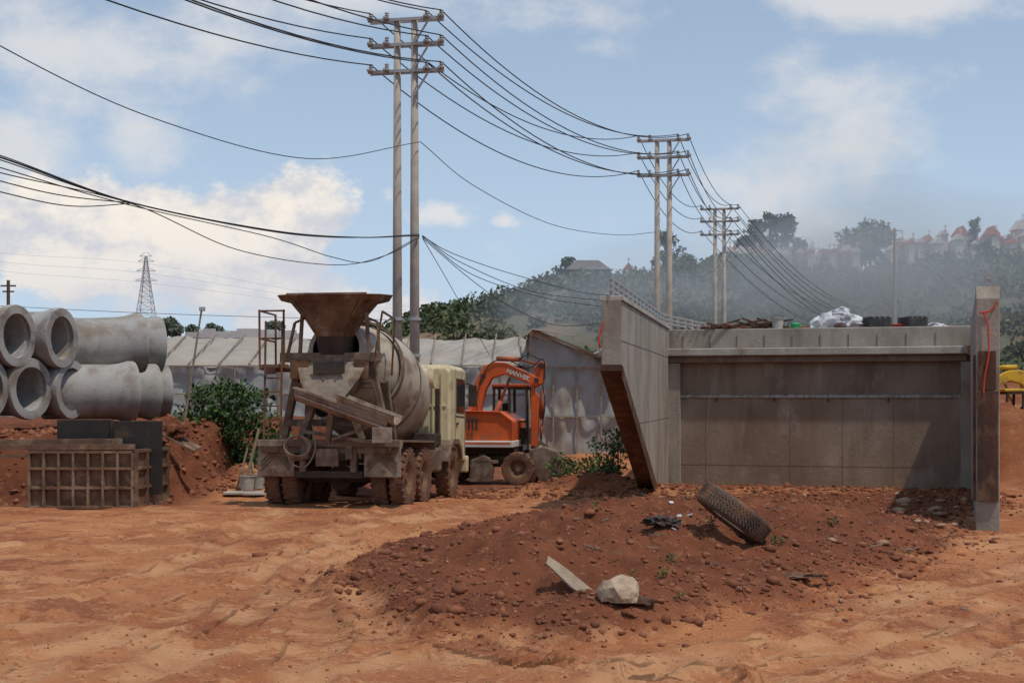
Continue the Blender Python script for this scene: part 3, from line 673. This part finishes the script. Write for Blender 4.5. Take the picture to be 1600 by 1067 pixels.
for s in(-1,1):
    poly=[(-.72,1.02),(-.62,1.16),(1.9,1.16),(1.98,1.0),(1.94,.98),(1.86,1.12),(-.58,1.12),(-.68,1.0)]
    x0,x1=sorted((s*.62,s*1.27));prism('mudguard',T,poly,x0,x1,'dirty',.0,'yz')
    box('mudflap',T,(x0,-.76,.52),(x1,-.735,1.14),'flap',.01)
    beams('flap_marking',T,[((x0+.06,-.772,.62+.07*j),((x0+x1)/2,-.772,.88+.07*j),.03,.01) for j in range(3)]+[((x1-.06,-.772,.62+.07*j),((x0+x1)/2,-.772,.88+.07*j),.03,.01) for j in range(3)],'dirty')
box('rear_crossbar',T,(-1.25,-.86,1.03),(1.25,-.74,1.15),'dirty',.01)
boxes('tail_lamps',T,[((s*1.0-.13,-.9,.92),(s*1.0+.13,-.862,1.02)) for s in(-1,1)],'board',.008)
box('underrun_bar',T,(-.6,-.8,.5),(.6,-.7,.62),'dark',.01)
boxes('rear_brackets',T,[((-.5,-.84,.6),(-.4,-.7,1.02)),((.4,-.84,.6),(.5,-.7,1.02)),((-.2,-.88,.7),(.2,-.8,1.0))],'dirty',.01)
p0=Vector((0,-.35,2.72));ax=Vector((0,3.9,-1.02)).normalized()
prof=[(.42,-.05),(.50,-.05),(.50,.05),(.47,.1),(.60,.45),(.86,1.15),(1.0,1.75),(1.04,2.0),(1.04,2.9),(1.0,3.1),(.72,3.75),(.45,4.0),(0,4.05)]
lathe('drum',T,prof,p0,ax,'drum',56)
lathe('drum_throat',T,[(.42,-.05),(.40,.2),(.52,.6),(.3,1.0),(0,1.1)],p0,ax,'dark',40)
lathe('drum_track_ring',T,[(.9,1.05),(.94,1.05),(.94,1.2),(.9,1.2)],p0,ax,'dirty',56,True)
lathe('drum_seams',T,[(1.045,2.02),(1.055,2.02),(1.055,2.07),(1.045,2.07)],p0,ax,'dirty',56,True)
prism('front_pedestal',T,[(-.6,1.06),(.6,1.06),(.35,1.7),(-.35,1.7)],3.3,3.6,'dirty',.01)
cyls('water_tank',T,[((-1.0,3.3,2.4),(.95,3.3,2.4),.2,.2)],'cab',24,True)
beams('rear_frame',T,[((-.95,-.35,1.1),(-.62,-.45,2.6),.12,.14),((.95,-.35,1.1),(.62,-.45,2.6),.12,.14),((-.95,-.55,2.58),(.85,-.55,2.58),.12,.16),
 ((-.55,-.6,1.15),(-.12,-.75,2.2),.1,.12),((.55,-.6,1.15),(.12,-.75,2.2),.1,.12),((-.8,.6,1.1),(-.7,.3,2.2),.12),((.8,.6,1.1),(.7,.3,2.2),.12),((-.72,-.45,2.1),(.72,-.45,2.1),.1),
 ((-.62,-.5,2.6),(-.55,-.6,3.35),.06),((.62,-.5,2.6),(.6,-.6,3.35),.06),((-.9,-.4,1.45),(.9,-.4,1.45),.1,.12),((-.85,-.5,2.58),(-.75,-.4,3.2),.05),((.8,-.5,2.58),(.75,-.4,3.2),.05),((-.75,-.4,3.2),(-.5,-.4,3.3),.04),((.75,-.4,3.2),(.5,-.4,3.3),.04)],'dirty',.01)
lathe('roller',T,[(0,-.1),(.16,-.1),(.16,.1),(0,.1)],(-.6,.7,1.75),ax,'dark',18);lathe('roller_r',T,[(0,-.1),(.16,-.1),(.16,.1),(0,.1)],(.6,.7,1.75),ax,'dark',18)
def oct(cx,cy,z,a,b,tilt=0,cut=.35):
    r=[(-a,-b*(1-cut)),(-a*(1-cut*.6),-b),(a*(1-cut*.6),-b),(a,-b*(1-cut)),(a,b*(1-cut)),(a*(1-cut*.6),b),(-a*(1-cut*.6),b),(-a,b*(1-cut))]
    return [(cx+x,cy+y,z+tilt*y) for x,y in r]
loft('feed_hopper',T,[oct(-.03,-.35,3.68,.92,.62,.08),oct(-.03,-.35,3.58,.86,.58,.06),oct(-.03,-.4,3.53,.68,.5,.05),oct(-.02,-.45,3.25,.46,.36),oct(0,-.45,2.92,.27,.25)],'hop',False,thick=.02)
loft('hopper_spout',T,[oct(0,-.45,2.93,.29,.27),oct(0,-.38,2.62,.25,.22)],'dark',False,thick=.02)
beams('hopper_ribs',T,[((-.45,-.82,3.27),(-.66,-.95,3.55),.05),((.42,-.82,3.27),(.62,-.95,3.55),.05),((-.72,-.98,3.64),(.7,-.98,3.64),.035),((-.25,-.72,3.0),(-.4,-.84,3.28),.04),((.25,-.72,3.0),(.38,-.84,3.28),.04)],'hop')
loft('collector',T,[[(-.62,-.62,2.5),(.62,-.62,2.5),(.55,.0,2.5),(-.55,.0,2.5)],[(-.52,-.78,2.2),(.52,-.78,2.2),(.4,-.1,2.1),(-.4,-.1,2.1)],[(-.36,-.9,1.85),(.22,-.9,1.78),(.2,-.5,1.78),(-.3,-.5,1.85)]],'chute',False,thick=.02)
box('collector_plate',T,(-.74,-.68,2.2),(-.4,-.6,2.54),'hop',.01);box('collector_plate_r',T,(.4,-.68,2.2),(.66,-.6,2.54),'hop',.01)
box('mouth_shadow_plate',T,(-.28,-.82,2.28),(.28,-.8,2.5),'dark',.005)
def chute(name,a,b,w0,w1,h,m):
    a=Vector(a);b=Vector(b);d_=(b-a).normalized();s=d_.cross(Vector((0,0,1))).normalized();u_=s.cross(d_)
    R=[]
    for p,w_ in((a,w0),(b,w1)):
        R.append([p+s*(w_*math.cos(t))+u_*(h-h*math.sin(t)) for t in np.linspace(0,math.pi,9)])
    V=[v for r in R for v in r];Fc=[(i,i+1,10+i,9+i) for i in range(8)]
    o=mesh(name,V,Fc,m,T);q=o.modifiers.new('s','SOLIDIFY');q.thickness=.025;return o
chute('discharge_chute',(-.50,-.95,1.80),(1.16,-1.2,1.26),.26,.21,.25,'chute')
chute('chute_extension',(.3,-1.14,1.74),(1.30,-1.28,1.38),.24,.21,.18,'flap')
beams('chute_rims',T,[((-.50,-1.22,2.03),(1.16,-1.42,1.49),.03),((-.45,-1.21,1.90),(1.12,-1.42,1.36),.02)],'chute')
beams('chute_struts',T,[((0,-.85,1.1),(.1,-.95,1.62),.09),((.1,-.9,1.15),(.8,-1.1,1.38),.05),((-.5,-.7,1.3),(.9,-1.0,1.1),.06),((1.0,-.7,1.15),(1.05,-1.15,1.35),.06)],'dirty')
box('chute_end_plate',T,(.94,-1.44,1.10),(1.28,-1.40,1.36),'chute',.01)
tube('hose_coil',T,[[( -.52+(.2+.012*k)*math.cos(t)+.01*k,-.93-.02*k,1.0+(.2-.01*k)*math.sin(t)+.015*k) for t in np.linspace(0,6.28,26)] for k in range(4)]+[catmull([(-.7,-.95,1.05),(-.6,-.95,.75),(-.35,-.95,.7),(-.2,-.9,1.0),(-.25,-.9,1.4)])],.014,'flap')
L=[((-1.26,-.75,2.42),(-.75,-.75,2.42),.04,.06),((-1.26,.1,2.42),(-.75,.1,2.42),.04),((-1.26,-.75,2.42),(-1.26,.1,2.42),.04)]
for x,y in((-1.26,-.75),(-1.26,.1),(-.82,-.75)):L.append(((x,y,2.4),(x-.02,y,3.4),.03))
for z in(3.38,2.9,):L+=[((-1.27,-.75,z),(-1.27,.1,z),.028),((-1.27,-.75,z),(-.82,-.75,z),.028)]
for x in(-1.15,-.85):L.append(((x,-.8,1.1),(x,-.78,3.2),.03))
for z in np.arange(1.25,2.4,.24):L.append(((-1.15,-.8,z),(-.85,-.8,z),.026))
beams('ladder_and_rails',T,L,'hop');box('platform',T,(-1.26,-.74,2.36),(-.76,.1,2.40),'hop',.004)
box('work_lamp',T,(-1.1,-.9,2.28),(-.95,-.8,2.4),'board',.01)
beams('right_rails',T,[((.78,-.75,2.5),(.92,-.75,3.35),.03),((.92,-.75,3.35),(.9,.2,3.3),.03),((.9,.2,3.3),(.85,.2,2.3),.03),((.7,-.6,2.2),(.95,-.6,1.3),.035)],'hop')
def ring(y,w_,z0,z1,c=.08): return [(-w_,y,z0),(w_,y,z0),(w_,y,z1-c),(w_-c,y,z1),(-w_+c,y,z1),(-w_,y,z1-c)]
loft('cab_body',T,[ring(3.75,1.13,.95,2.62),ring(3.82,1.16,.85,2.70),ring(5.25,1.16,.75,2.72),ring(5.45,1.13,.75,2.55),ring(5.55,1.1,.75,1.75)],'cab',bev=.02)
box('cab_rear_window',T,(.52,3.735,2.0),(.72,3.752,2.4),'glass')
boxes('cab_rear_ribs',T,[((x-.015,3.725,1.1),(x+.015,3.75,2.55)) for x in(-.9,-.7,.46,.8,.98)]+[((-1.05,3.728,1.85),(1.08,3.748,1.88))],'cab')
prism('door_window',T,[(4.35,1.75),(5.2,1.75),(5.15,2.45),(4.35,2.45)],1.161,1.172,'glass',0,'yz')
boxes('door_lines',T,[((1.16,4.28,.9),(1.166,4.295,2.5)),((1.16,5.22,.9),(1.166,5.235,2.5)),((1.16,4.28,1.66),(1.168,5.23,1.68))],'dark')
box('door_handle',T,(1.165,4.35,1.5),(1.19,4.5,1.54),'dark')
boxes('mirror',T,[((1.2,5.4,1.9),(1.38,5.44,2.35))],'dark',.01);beams('mirror_arm',T,[((1.1,5.4,2.4),(1.3,5.42,2.35),.03)],'dark')
FP=[(3.35,.75),(3.5,1.08),(3.8,1.2),(4.3,1.2),(4.6,1.05),(4.7,.8),(4.62,.78),(4.5,.98),(4.25,1.1),(3.8,1.1),(3.58,1.0),(3.45,.75)]
prism('front_fender',T,FP,.85,1.24,'dirty',.005,'yz');prism('front_fender_l',T,FP,-1.24,-.85,'dirty',.005,'yz')
box('fuel_tank',T,(.5,2.2,.55),(1.15,3.1,1.02),'dirty',.05);box('tool_box',T,(.5,2.2,1.06),(1.1,3.2,1.3),'dark',.02)
box('bumper',T,(-1.18,5.45,.5),(1.18,5.62,.85),'cab',.03);box('cab_floor',T,(-1.0,3.8,.7),(1.0,5.4,.86),'dark')
box('engine',T,(-.5,3.2,.75),(.5,4.2,1.5),'dark',.03)
beams('exhaust_stack',T,[((.95,3.5,1.0),(.95,3.5,2.2),.08)],'dark')
# ---------------------------------------------------------------- excavator
def excavator(loc,rz,cm,cm2,text=None,s=1):
    e=empty('wheeled_excavator',loc,(0,0,rz));e.scale=(s,s,s)
    def R(y,z0,z1,x0=-1.15,x1=.6): return [(x0+.12,y,z0),(x1,y,z0),(x1,y,z1-.25),(x1-.3,y,z1-.03),(x0+.3,y,z1),(x0,y,z1-.2),(x0,y,z0+.15)]
    loft('engine_hood',e,[R(-.82,1.0,1.72,-1.0,.5),R(-.9,.95,1.78),R(.9,.95,1.78),R(.82,1.0,1.72,-1.0,.5)],cm,bev=.03)
    box('counterweight_band',e,(-1.17,-.93,.9),(.62,.93,1.06),'white',.02)
    box('counterweight_lower',e,(-1.1,-.935,.98),(.55,-.925,1.02),cm,0)
    boxes('hood_vents',e,[((-.75+i*.09,-.915,1.3),(-.70+i*.09,-.9,1.6)) for i in range(6)],'dark')
    box('turntable',e,(-.7,-.6,.72),(.6,.6,.92),'dark',.03)
    box('undercarriage',e,(-1.3,-.45,.42),(1.0,.45,.72),'dirty',.04)
    box('step',e,(-.3,-.95,.52),(.25,-.45,.6),'dirty',.01)
    for x in(-1.05,.72):
        for y in(-.78,.78):
            w_=wheel(e,(x,y,.40),.40,.26,side=(1 if y<0 else -1),lug=14);w_.rotation_euler=(0,0,-math.pi/2)
    cyls('axles',e,[((x,-.8,.4),(x,.8,.4),.09,.09) for x in(-1.05,.72)],'dark',10)
    prism('dozer_blade',e,[(-1.75,.05),(-1.62,.05),(-1.6,.55),(-1.72,.6),(-1.66,.35)],-.95,.95,'dirty',.01)
    prism('stabiliser',e,[(-.45,.08),(.1,.08),(.15,.42),(.05,.66),(-.1,.72),(-.4,.6)],-.95,-.80,'dirty',.02)
    beams('stabiliser_arm',e,[((-.15,-.8,.66),(-.15,-.4,.6),.16)],'dirty',.01)
    beams('cab_frame',e,[((x,y,.95),(x*.95,y,2.3),.06) for x in(-.05,.35,.8) for y in(.15,.88)]+[((-.05,y,2.32),(.78,y,2.3),.07) for y in(.15,.88)]+[((x,.15,z),(x,.88,z),.07) for x in(-.05,.78) for z in(2.32,1.0)]+[((-.05,.15,1.5),(.8,.15,1.5),.04)],'dark')
    box('cab_roof',e,(-.1,.1,2.33),(.85,.93,2.42),cm2,.03);box('cab_lower',e,(-.08,.12,.95),(.82,.9,1.35),'dark',.02);box('seat',e,(.1,.35,1.35),(.25,.7,1.95),'dark',.05)
    by=(-.42,-.14)
    prism('boom',e,[(-.62,1.45),(-.36,1.4),(-.16,2.25),(.0,2.54),(.3,2.64),(1.1,2.34),(1.18,2.42),(1.15,2.56),(.35,2.92),(.05,2.94),(-.2,2.85),(-.42,2.45)],by[0],by[1],cm,.025)
    prism('arm',e,[(1.02,2.3),(1.26,2.42),(1.30,2.9),(1.16,2.95),(1.0,2.75),(.95,2.2),(.95,.9),(1.03,.78),(1.10,.9),(1.16,2.1)],-.38,-.18,cm,.02)
    cyls('cylinders',e,[((-.1,-.28,1.35),(.2,-.28,2.0),.06,.06),((.2,-.28,2.0),(.42,-.28,2.55),.035,.035),((.1,-.28,3.02),(.65,-.28,3.0),.06,.06),((.65,-.28,3.0),(1.15,-.28,2.88),.035,.035),((1.24,-.28,2.25),(1.19,-.28,1.6),.05,.05),((1.19,-.28,1.6),(1.18,-.28,1.0),.03,.03)],cm2,12,True)
    tube('hydraulic_hoses',e,[catmull([(-.3,-.45,1.5),(-.35,-.47,2.1),(-.1,-.46,2.8),(.3,-.45,3.0),(.9,-.45,2.8),(1.25,-.4,3.0),(1.3,-.4,2.5)]),catmull([(.6,-.3,3.0),(.9,-.32,3.1),(1.2,-.3,2.98)]),catmull([(1.24,-.4,2.4),(1.3,-.41,1.9),(1.22,-.4,1.4)])],.016,'dark')
    cyls('pins',e,[((x,-.46,z),(x,-.1,z),.06,.06) for x,z in((1.1,2.5),(1.2,2.85),(-.2,2.6),(1.02,.88))],'dark',12)
    prism('bucket',e,[(.95,.85),(1.3,.92),(1.6,.8),(1.75,.5),(1.7,.2),(1.45,.06),(1.2,.1),(1.0,.4)],-.6,.05,'dirty',.02)
    beams('bucket_teeth',e,[((1.15,y,.2),(1.0,y,.05),.06) for y in(-.55,-.4,-.25,-.1,.0)],'dark')
    beams('bucket_link',e,[((1.18,-.28,1.0),(1.35,-.28,.9),.08),((.98,-.28,.85),(1.2,-.28,1.05),.08)],'dirty')
    if text:
        cu=bpy.data.curves.new('boom_lettering','FONT');cu.body=text;cu.size=.15;cu.extrude=.002;cu.materials.append(M['white']);t=bpy.data.objects.new('boom_lettering',cu);col.objects.link(t);t.parent=e;t.location=(.36,-.432,2.69);t.rotation_euler=(math.pi/2,math.radians(21),0);cu.align_x='LEFT';cu.offset=.004
    return e
excavator((-.42,34.6,-.2),math.radians(-10),'orange','orange2','HANVEK')
excavator((13.9,38.6,-.3),math.radians(180),'yellow','yellow')
# ---------------------------------------------------------------- pipes
def pipe(par,c,axis,L_=2.4,r=.56):
    prof=[(r*.80,0),(r*1.10,0),(r*1.12,.03),(r*1.12,.14),(r*1.02,.34),(r*.99,.5),(r*.98,L_),(r*.78,L_),(r*.78,.14),(r*.86,.1)]
    lathe('pipe',par,prof,c,axis,'pipe',48,True)
ps=empty('concrete_pipe_stack',(0,0,0));axp=Vector((-.95,.31,0));pr_=Vector((-.31,-.95,0))
b0=P(113,608,30.0)
for i in range(5):pipe(ps,b0+pr_*(1.2*i)+axp*(.12*((i*7)%3)),axp+Vector((0,.05*((i*3)%4-1.5),.01*i)))
t0=b0+pr_*.45+Vector((0,0,1.06))
for i in range(4):pipe(ps,t0+pr_*1.2*i+axp*(.1*((i*5)%3-.8)),axp+Vector((0,.06*((i*5)%4-1.5),0)))
p2=empty('concrete_pipe_stack',(0,0,0));f2=Vector((.87,.49,0));n2=Vector((-.49,.87,0))
q0=P(208,612,31.2);
pipe(p2,q0,-f2,1.9,.60);pipe(p2,q0+n2*1.3+f2*.85,-f2,2.1,.58);pipe(p2,q0+n2*2.55+f2*1.45,-f2,2.1,.58)
q1=q0+n2*.62+f2*.35+Vector((0,0,1.1));pipe(p2,q1,-f2+Vector((0,0,-.06)),2.2,.60);pipe(p2,q1+n2*1.25+f2*.75,-f2,2.2,.60)
# ---------------------------------------------------------------- formwork left
fw=empty('steel_formwork',(0,0,0))
x0,x1,y0=-8.25,-6.45,24.3
box('panel_front',fw,(x0,y0,-.05),(x1,y0+.05,1.0),'rustf',.004)
L=[((x,y0-.09,0),(x+.04,y0,.98)) for x in np.linspace(x0,x1-.04,8)]+[((x0,y0-.085,z),(x1,y0-.003,z+.04)) for z in(.0,.33,.66,.94)]
boxes('ribs_front',fw,L,'rustf')
sx=.22
mesh('panel_side',[(x1,y0,-.05),(x1+sx,y0+1.3,-.05),(x1+sx,y0+1.3,1.0),(x1,y0,1.0),(x1-.04,y0+.04,-.05),(x1+sx-.04,y0+1.34,-.05),(x1+sx-.04,y0+1.34,1.0),(x1-.04,y0+.04,1.0)],[(0,1,2,3),(5,4,7,6),(3,2,6,7),(0,4,5,1),(1,5,6,2),(0,3,7,4)],'rustf',fw)
beams('ribs_side',fw,[((x1+sx*t+.03,y0+1.3*t,0),(x1+sx*t+.03,y0+1.3*t,1.0),.06) for t in(0,.33,.66,1)]+[((x1+.03,y0,z),(x1+sx+.03,y0+1.3,z),.05) for z in(.02,.35,.68,.97)],'rustf')
beams('walers',fw,[((-10.5,y0+.1,1.02),(x1,y0+.0,1.05),.1,.09),((-10.5,y0-.05,.88),(x0,y0-.02,.9),.08,.06),((-10.5,y0+.3,1.1),(x1-.3,y0+.3,1.13),.12,.1)],'rustf')
bb=empty('black_formwork_boards',(0,0,0))
box('board_1',bb,(-8.0,25.0,.9),(-7.02,25.06,1.5),'black',.005);box('board_2',bb,(-6.96,24.85,.2),(-6.12,24.91,1.48),'black',.005);box('board_edge',bb,(-7.02,24.9,.9),(-6.97,25.2,1.48),'board',0)
br_=empty('brick_pile',(-6.95,27.0,1.12))
V=[]
for i in range(110):
    x,y,z=random.uniform(-.9,.7),random.uniform(-.4,.3),random.uniform(0,.22);V.append(((x,y,z),(x+random.uniform(.08,.2),y+.1,z+.06)))
boxes('bricks',br_,V,'clod',.004)
mesh('sheet_board',[(.3,-.4,.1),(1.0,-.4,-.25),(1.0,.3,-.2),(.3,.3,.15),(.3,-.4,.13),(1.0,-.4,-.22),(1.0,.3,-.17),(.3,.3,.18)],BF,'rustf',br_)
p=hit(392,768,20,40);e=empty('timber_props',p)
beams('props',e,[((-.15,0,0),(.15,.1,1.25),.05),((.0,.1,0),(.35,.15,.95),.04),((.1,0,0),(-.05,.2,.75),.04),((.3,.1,0),(.1,.2,.6),.04),((-.3,.05,0),(-.1,.2,.85),.035)],'wood')
bucket('bucket',hit(386,768,20,40),.16,.32);bucket('bucket',hit(405,764,20,40),.13,.28)
e=empty('cement_slab_pieces',hit(375,772,20,40));box('slab',e,(-.3,-.2,0),(.5,.3,.05),'concl',.01);box('slab_2',e,(.1,-.35,.0),(.6,-.22,.04),'concl',.01)
e=empty('leaning_lamp_pole',P(283,640,31));cyls('shaft',e,[((-.1,0,-1.4),(.45,0,2.2),.03,.02)],'wood',8);box('lamp_head',e,(.40,-.06,2.15),(.52,.06,2.24),'galv',.01)
e=empty('timber_utility_pole',P(13,500,75));cyls('shaft',e,[((0,0,-6),(0,0,2.1),.12,.09)],'trunk',8);beams('arm',e,[((-.4,0,1.8),(.4,0,1.8),.08),((-.3,0,1.5),(.3,0,1.5),.08)],'trunk')
c0=P(352,650,32.5)
cs=[(c0.x+random.gauss(0,.82),c0.y+random.gauss(0,.5),random.uniform(.2,2.15)) for _ in range(90)]
cs=[(x,y,z) for x,y,z in cs if z<2.2-.3*((x-c0.x)/.8)**2]
e=empty('leafy_shrub',(0,0,0));leaves('foliage',clumps(cs,[random.uniform(.22,.42) for _ in cs],900,.8),.055,'leaf',e)
cyls('stems',e,[((c0.x,c0.y,-.1),(c[0],c[1],c[2]),.02,.008) for c in cs[::2]],'trunk',5)
c1=P(430,670,30);cs=[(c1.x+random.gauss(0,.25),c1.y+random.gauss(0,.3),random.uniform(.2,.9)) for _ in range(14)]
e=empty('leafy_shrub',(0,0,0));leaves('foliage',clumps(cs,[.25]*len(cs),700,.8),.05,'leaf',e);cyls('stems',e,[((c1.x,c1.y,-.2),c,.015,.006) for c in cs],'trunk',5)
for (u,d_,w_,h_,n) in[(930,33,.7,.6,28),(962,31,.35,1.1,16),(900,35,.5,.5,16)]:
    c=P(u,700,d_);b=float(gz(c.x,c.y,False));cs=[(c.x+random.gauss(0,w_*.6),c.y+random.gauss(0,.4),b+random.uniform(.05,h_)) for _ in range(n)]
    e=empty('weed_bush',(0,0,0));leaves('foliage',clumps(cs,[random.uniform(.12,.26) for _ in cs],900),.045,'leaf',e);cyls('stems',e,[((c[0]*.3+k[0]*.7,k[1],b-.1),k,.012,.005) for k in cs[::2]],'trunk',5)
sm=[]
for u,v in[(1212,855),(1110,822),(985,910),(1035,905),(1060,940),(1000,945),(930,795),(1300,820),(1090,770),(1180,772),(1240,768),(1050,880),(1320,768)]:
    p=hit(u,v);r=random.uniform(.04,.09);sm.append(clumps([p+Vector((0,0,.04))],[r],5000,.8))
leaves('weed_sprouts',np.concatenate(sm),.018,'leaf')
# discarded tyre
p=hit(1146,832);ty=empty('discarded_tyre',p+Vector((0,.0,.19)))
R1=.42;AX=Vector((.60,.06,.80)).normalized()
lathe('carcass',ty,[(R1*.62,-.09),(R1*.8,-.12),(R1*.94,-.11),(R1,-.07),(R1,.07),(R1*.94,.11),(R1*.8,.12),(R1*.62,.09),(R1*.64,.07),(R1*.86,.08),(R1*.9,0),(R1*.86,-.08),(R1*.64,-.07)],(0,0,0),AX,'tyreb',44,True)
s_=AX.cross(Vector((0,0,1))).normalized();t_=s_.cross(AX)
beams('tread_blocks',ty,[(AX*h+(s_*math.cos(a)+t_*math.sin(a))*R1,AX*h+(s_*math.cos(a)+t_*math.sin(a))*(R1+.006),.020,.05) for a in np.linspace(0,6.28,60)[:-1] for h in(-.065,-.022,.022,.065)],'tyreb')
blob('boulder',hit(968,945)+Vector((0,0,.06)),.17,.14,.14,'rock',.3,4,3,1.5)
blob('dark_rock',hit(1005,945)+Vector((0,0,.02)),.09,.08,.05,'board',.3,5,2)
e=empty('broken_plank',hit(893,925)+Vector((0,0,.08)))
dx_=Vector((.68,-.35,-.56)).normalized();sn=Vector((.25,-.62,.72));sn=(sn-dx_*sn.dot(dx_)).normalized();sy=sn.cross(dx_).normalized()
pl=[(-.25,-.06),(.05,-.075),(.22,-.05),(.29,.0),(.2,.06),(-.1,.05),(-.3,.02)];n=7
V=[dx_*a+sy*b for a,b in pl]+[dx_*a+sy*b+sn*.02 for a,b in pl]
mesh('plank',V,[tuple(range(n))[::-1],tuple(range(n,2*n))]+[(i,(i+1)%n,n+(i+1)%n,n+i) for i in range(n)],'wood',e)
e=empty('dark_rag',hit(1037,822)+Vector((0,0,.03)));o=blob('cloth',(0,0,0),.17,.1,.07,'black',.5,6);o.parent=e
e=empty('scrap_sheet',hit(1245,905)+Vector((0,0,.02)));o=blob('sheet',(0,0,0),.28,.08,.03,'board',.5,8);o.parent=e
e=empty('stick_debris',(0,0,0));L=[]
for _ in range(26):
    q=hit(random.uniform(900,1550),random.uniform(775,960));a=random.uniform(0,6.28);l=random.uniform(.05,.22);L.append((q+Vector((0,0,.02)),q+Vector((l*math.cos(a),l*math.sin(a),.04)),.012))
beams('sticks',e,L,'wood')
e=empty('litter_bits',(0,0,0));L=[]
for _ in range(14):
    q=hit(random.uniform(1000,1500),random.uniform(768,830));a=random.uniform(0,6.28);l=random.uniform(.03,.07);L.append((q,q+Vector((l*math.cos(a),l*math.sin(a),.02)),l,.015))
beams('scraps',e,L,'tarp')
# ---------------------------------------------------------------- camera, light, sky
cam=bpy.data.cameras.new('camera');co=bpy.data.objects.new('camera',cam);col.objects.link(co);co.location=(0,0,CH);co.rotation_euler=(math.pi/2,0,0)
cam.sensor_width=36;cam.lens=36*F/1600;cam.shift_y=(620-533.5)/1600;cam.clip_end=6000;S.camera=co
sd=Vector((.30,-.28,0)).normalized()*math.cos(math.radians(66));sd.z=math.sin(math.radians(66))
sl=bpy.data.lights.new('sun','SUN');sl.energy=2.6;sl.angle=math.radians(1.2);sl.color=(1,.94,.85);so=bpy.data.objects.new('sun',sl);col.objects.link(so);so.rotation_euler=sd.to_track_quat('Z','Y').to_euler()
w_=bpy.data.worlds.new('World');S.world=w_;w_.use_nodes=True;nt=w_.node_tree;N=nt.nodes;Lk=nt.links;bg=N['Background'];bg.inputs[1].default_value=.1
sk=N.new('ShaderNodeTexSky');sk.sky_type='NISHITA';sk.sun_disc=False;sk.sun_elevation=math.radians(66);sk.sun_rotation=math.atan2(sd.x,sd.y);sk.altitude=1400;sk.air_density=1.0;sk.dust_density=1.5
tc=N.new('ShaderNodeTexCoord');sp=N.new('ShaderNodeSeparateXYZ');Lk.new(tc.outputs['Generated'],sp.inputs[0])
def ma(op,a,b=None,c=None,clamp=False):
    q=N.new('ShaderNodeMath');q.operation=op;q.use_clamp=clamp
    for i,k in enumerate((a,b,c)):
        if k is None:continue
        if hasattr(k,'links'):Lk.new(k,q.inputs[i])
        else:q.inputs[i].default_value=k
    return q.outputs[0]
def mrr(s,a,b,c=0,d_=1,sm=True):
    q=N.new('ShaderNodeMapRange');q.interpolation_type='SMOOTHSTEP' if sm else 'LINEAR'
    for i,k in zip((1,2,3,4),(a,b,c,d_)):q.inputs[i].default_value=k
    Lk.new(s,q.inputs[0]);return q.outputs[0]
def mxc(f,a,b):
    x=N.new('ShaderNodeMix');x.data_type='RGBA'
    if hasattr(f,'links'):Lk.new(f,x.inputs[0])
    else:x.inputs[0].default_value=f
    for k,s in((6,a),(7,b)):
        if hasattr(s,'links'):Lk.new(s,x.inputs[k])
        else:x.inputs[k].default_value=(*s,1)
    return x.outputs[2]
yy=ma('MAXIMUM',sp.outputs['Y'],.08);px=ma('DIVIDE',sp.outputs['X'],yy);pz=ma('DIVIDE',sp.outputs['Z'],yy)
cv=N.new('ShaderNodeCombineXYZ');Lk.new(px,cv.inputs[0]);Lk.new(ma('MULTIPLY',pz,1.5),cv.inputs[1])
def nz(sc,det,off=0,r=.6):
    n=N.new('ShaderNodeTexNoise');n.inputs['Scale'].default_value=sc;n.inputs['Detail'].default_value=det;n.inputs['Roughness'].default_value=r
    mp=N.new('ShaderNodeMapping');mp.inputs['Location'].default_value=(off,off*.7,0);Lk.new(cv.outputs[0],mp.inputs[0]);Lk.new(mp.outputs[0],n.inputs[0]);return n.outputs[0]
n1=nz(10,8,0,.6);n2=nz(22,5,3.1,.6);n3=nz(6,7,7.7,.62);n4=nz(26,6,1.3,.62)
def field(bl):
    f=None
    for u,v,ru,rv,s in bl:
        a=ma('DIVIDE',ma('SUBTRACT',px,(u-800)/F),ru/F);b=ma('DIVIDE',ma('SUBTRACT',pz,(620-v)/F),rv/F)
        r=ma('SQRT',ma('ADD',ma('MULTIPLY',a,a),ma('MULTIPLY',b,b)));q=ma('MULTIPLY',ma('SUBTRACT',1.0,r),s)
        f=q if f is None else ma('MAXIMUM',f,q)
    return f
f1=field([(430,345,150,95,1.1),(200,390,280,110,1.1),(60,350,200,110,1.0),(330,430,330,90,1.0),(500,490,230,70,.8)])
f1b=field([(692,335,60,36,.8),(788,345,22,14,.7),(610,305,26,24,.6)])
f2=field([(120,90,330,150,1.0),(230,200,110,90,.7),(330,60,240,110,.6),(20,210,150,120,.6),(850,10,260,80,.7),(560,-20,220,80,.7),(1420,-15,230,75,1.3),(930,75,90,30,.5),(1350,300,330,150,.4)])
d1=mrr(ma('ADD',f1,ma('MULTIPLY',ma('SUBTRACT',n1,.5),2.3)),.08,.36)
d1b=mrr(ma('ADD',f1b,ma('MULTIPLY',ma('SUBTRACT',n4,.5),2.6)),.05,.8,0,.75)
d2=mrr(ma('ADD',f2,ma('MULTIPLY',ma('SUBTRACT',n3,.5),3.0)),.0,.75,0,.88)
sh=mrr(ma('ADD',ma('MULTIPLY',n2,.5),ma('MULTIPLY',n1,.6)),.47,.63)
low=mrr(pz,.03,.14)
cc=mxc(ma('MULTIPLY',sh,ma('ADD',ma('MULTIPLY',low,.7),.3)),(6.2,6.4,7.0),(9.4,8.7,7.8))
hz_=mrr(sp.outputs['Z'],-.02,.32,.85,.45)
base=mxc(hz_,sk.outputs[0],(5.3,6.7,8.4))
base=mxc(d2,base,(7.2,7.3,7.5));base=mxc(d1,base,cc);base=mxc(d1b,base,(8.1,7.9,7.8))
Lk.new(base,bg.inputs[0])
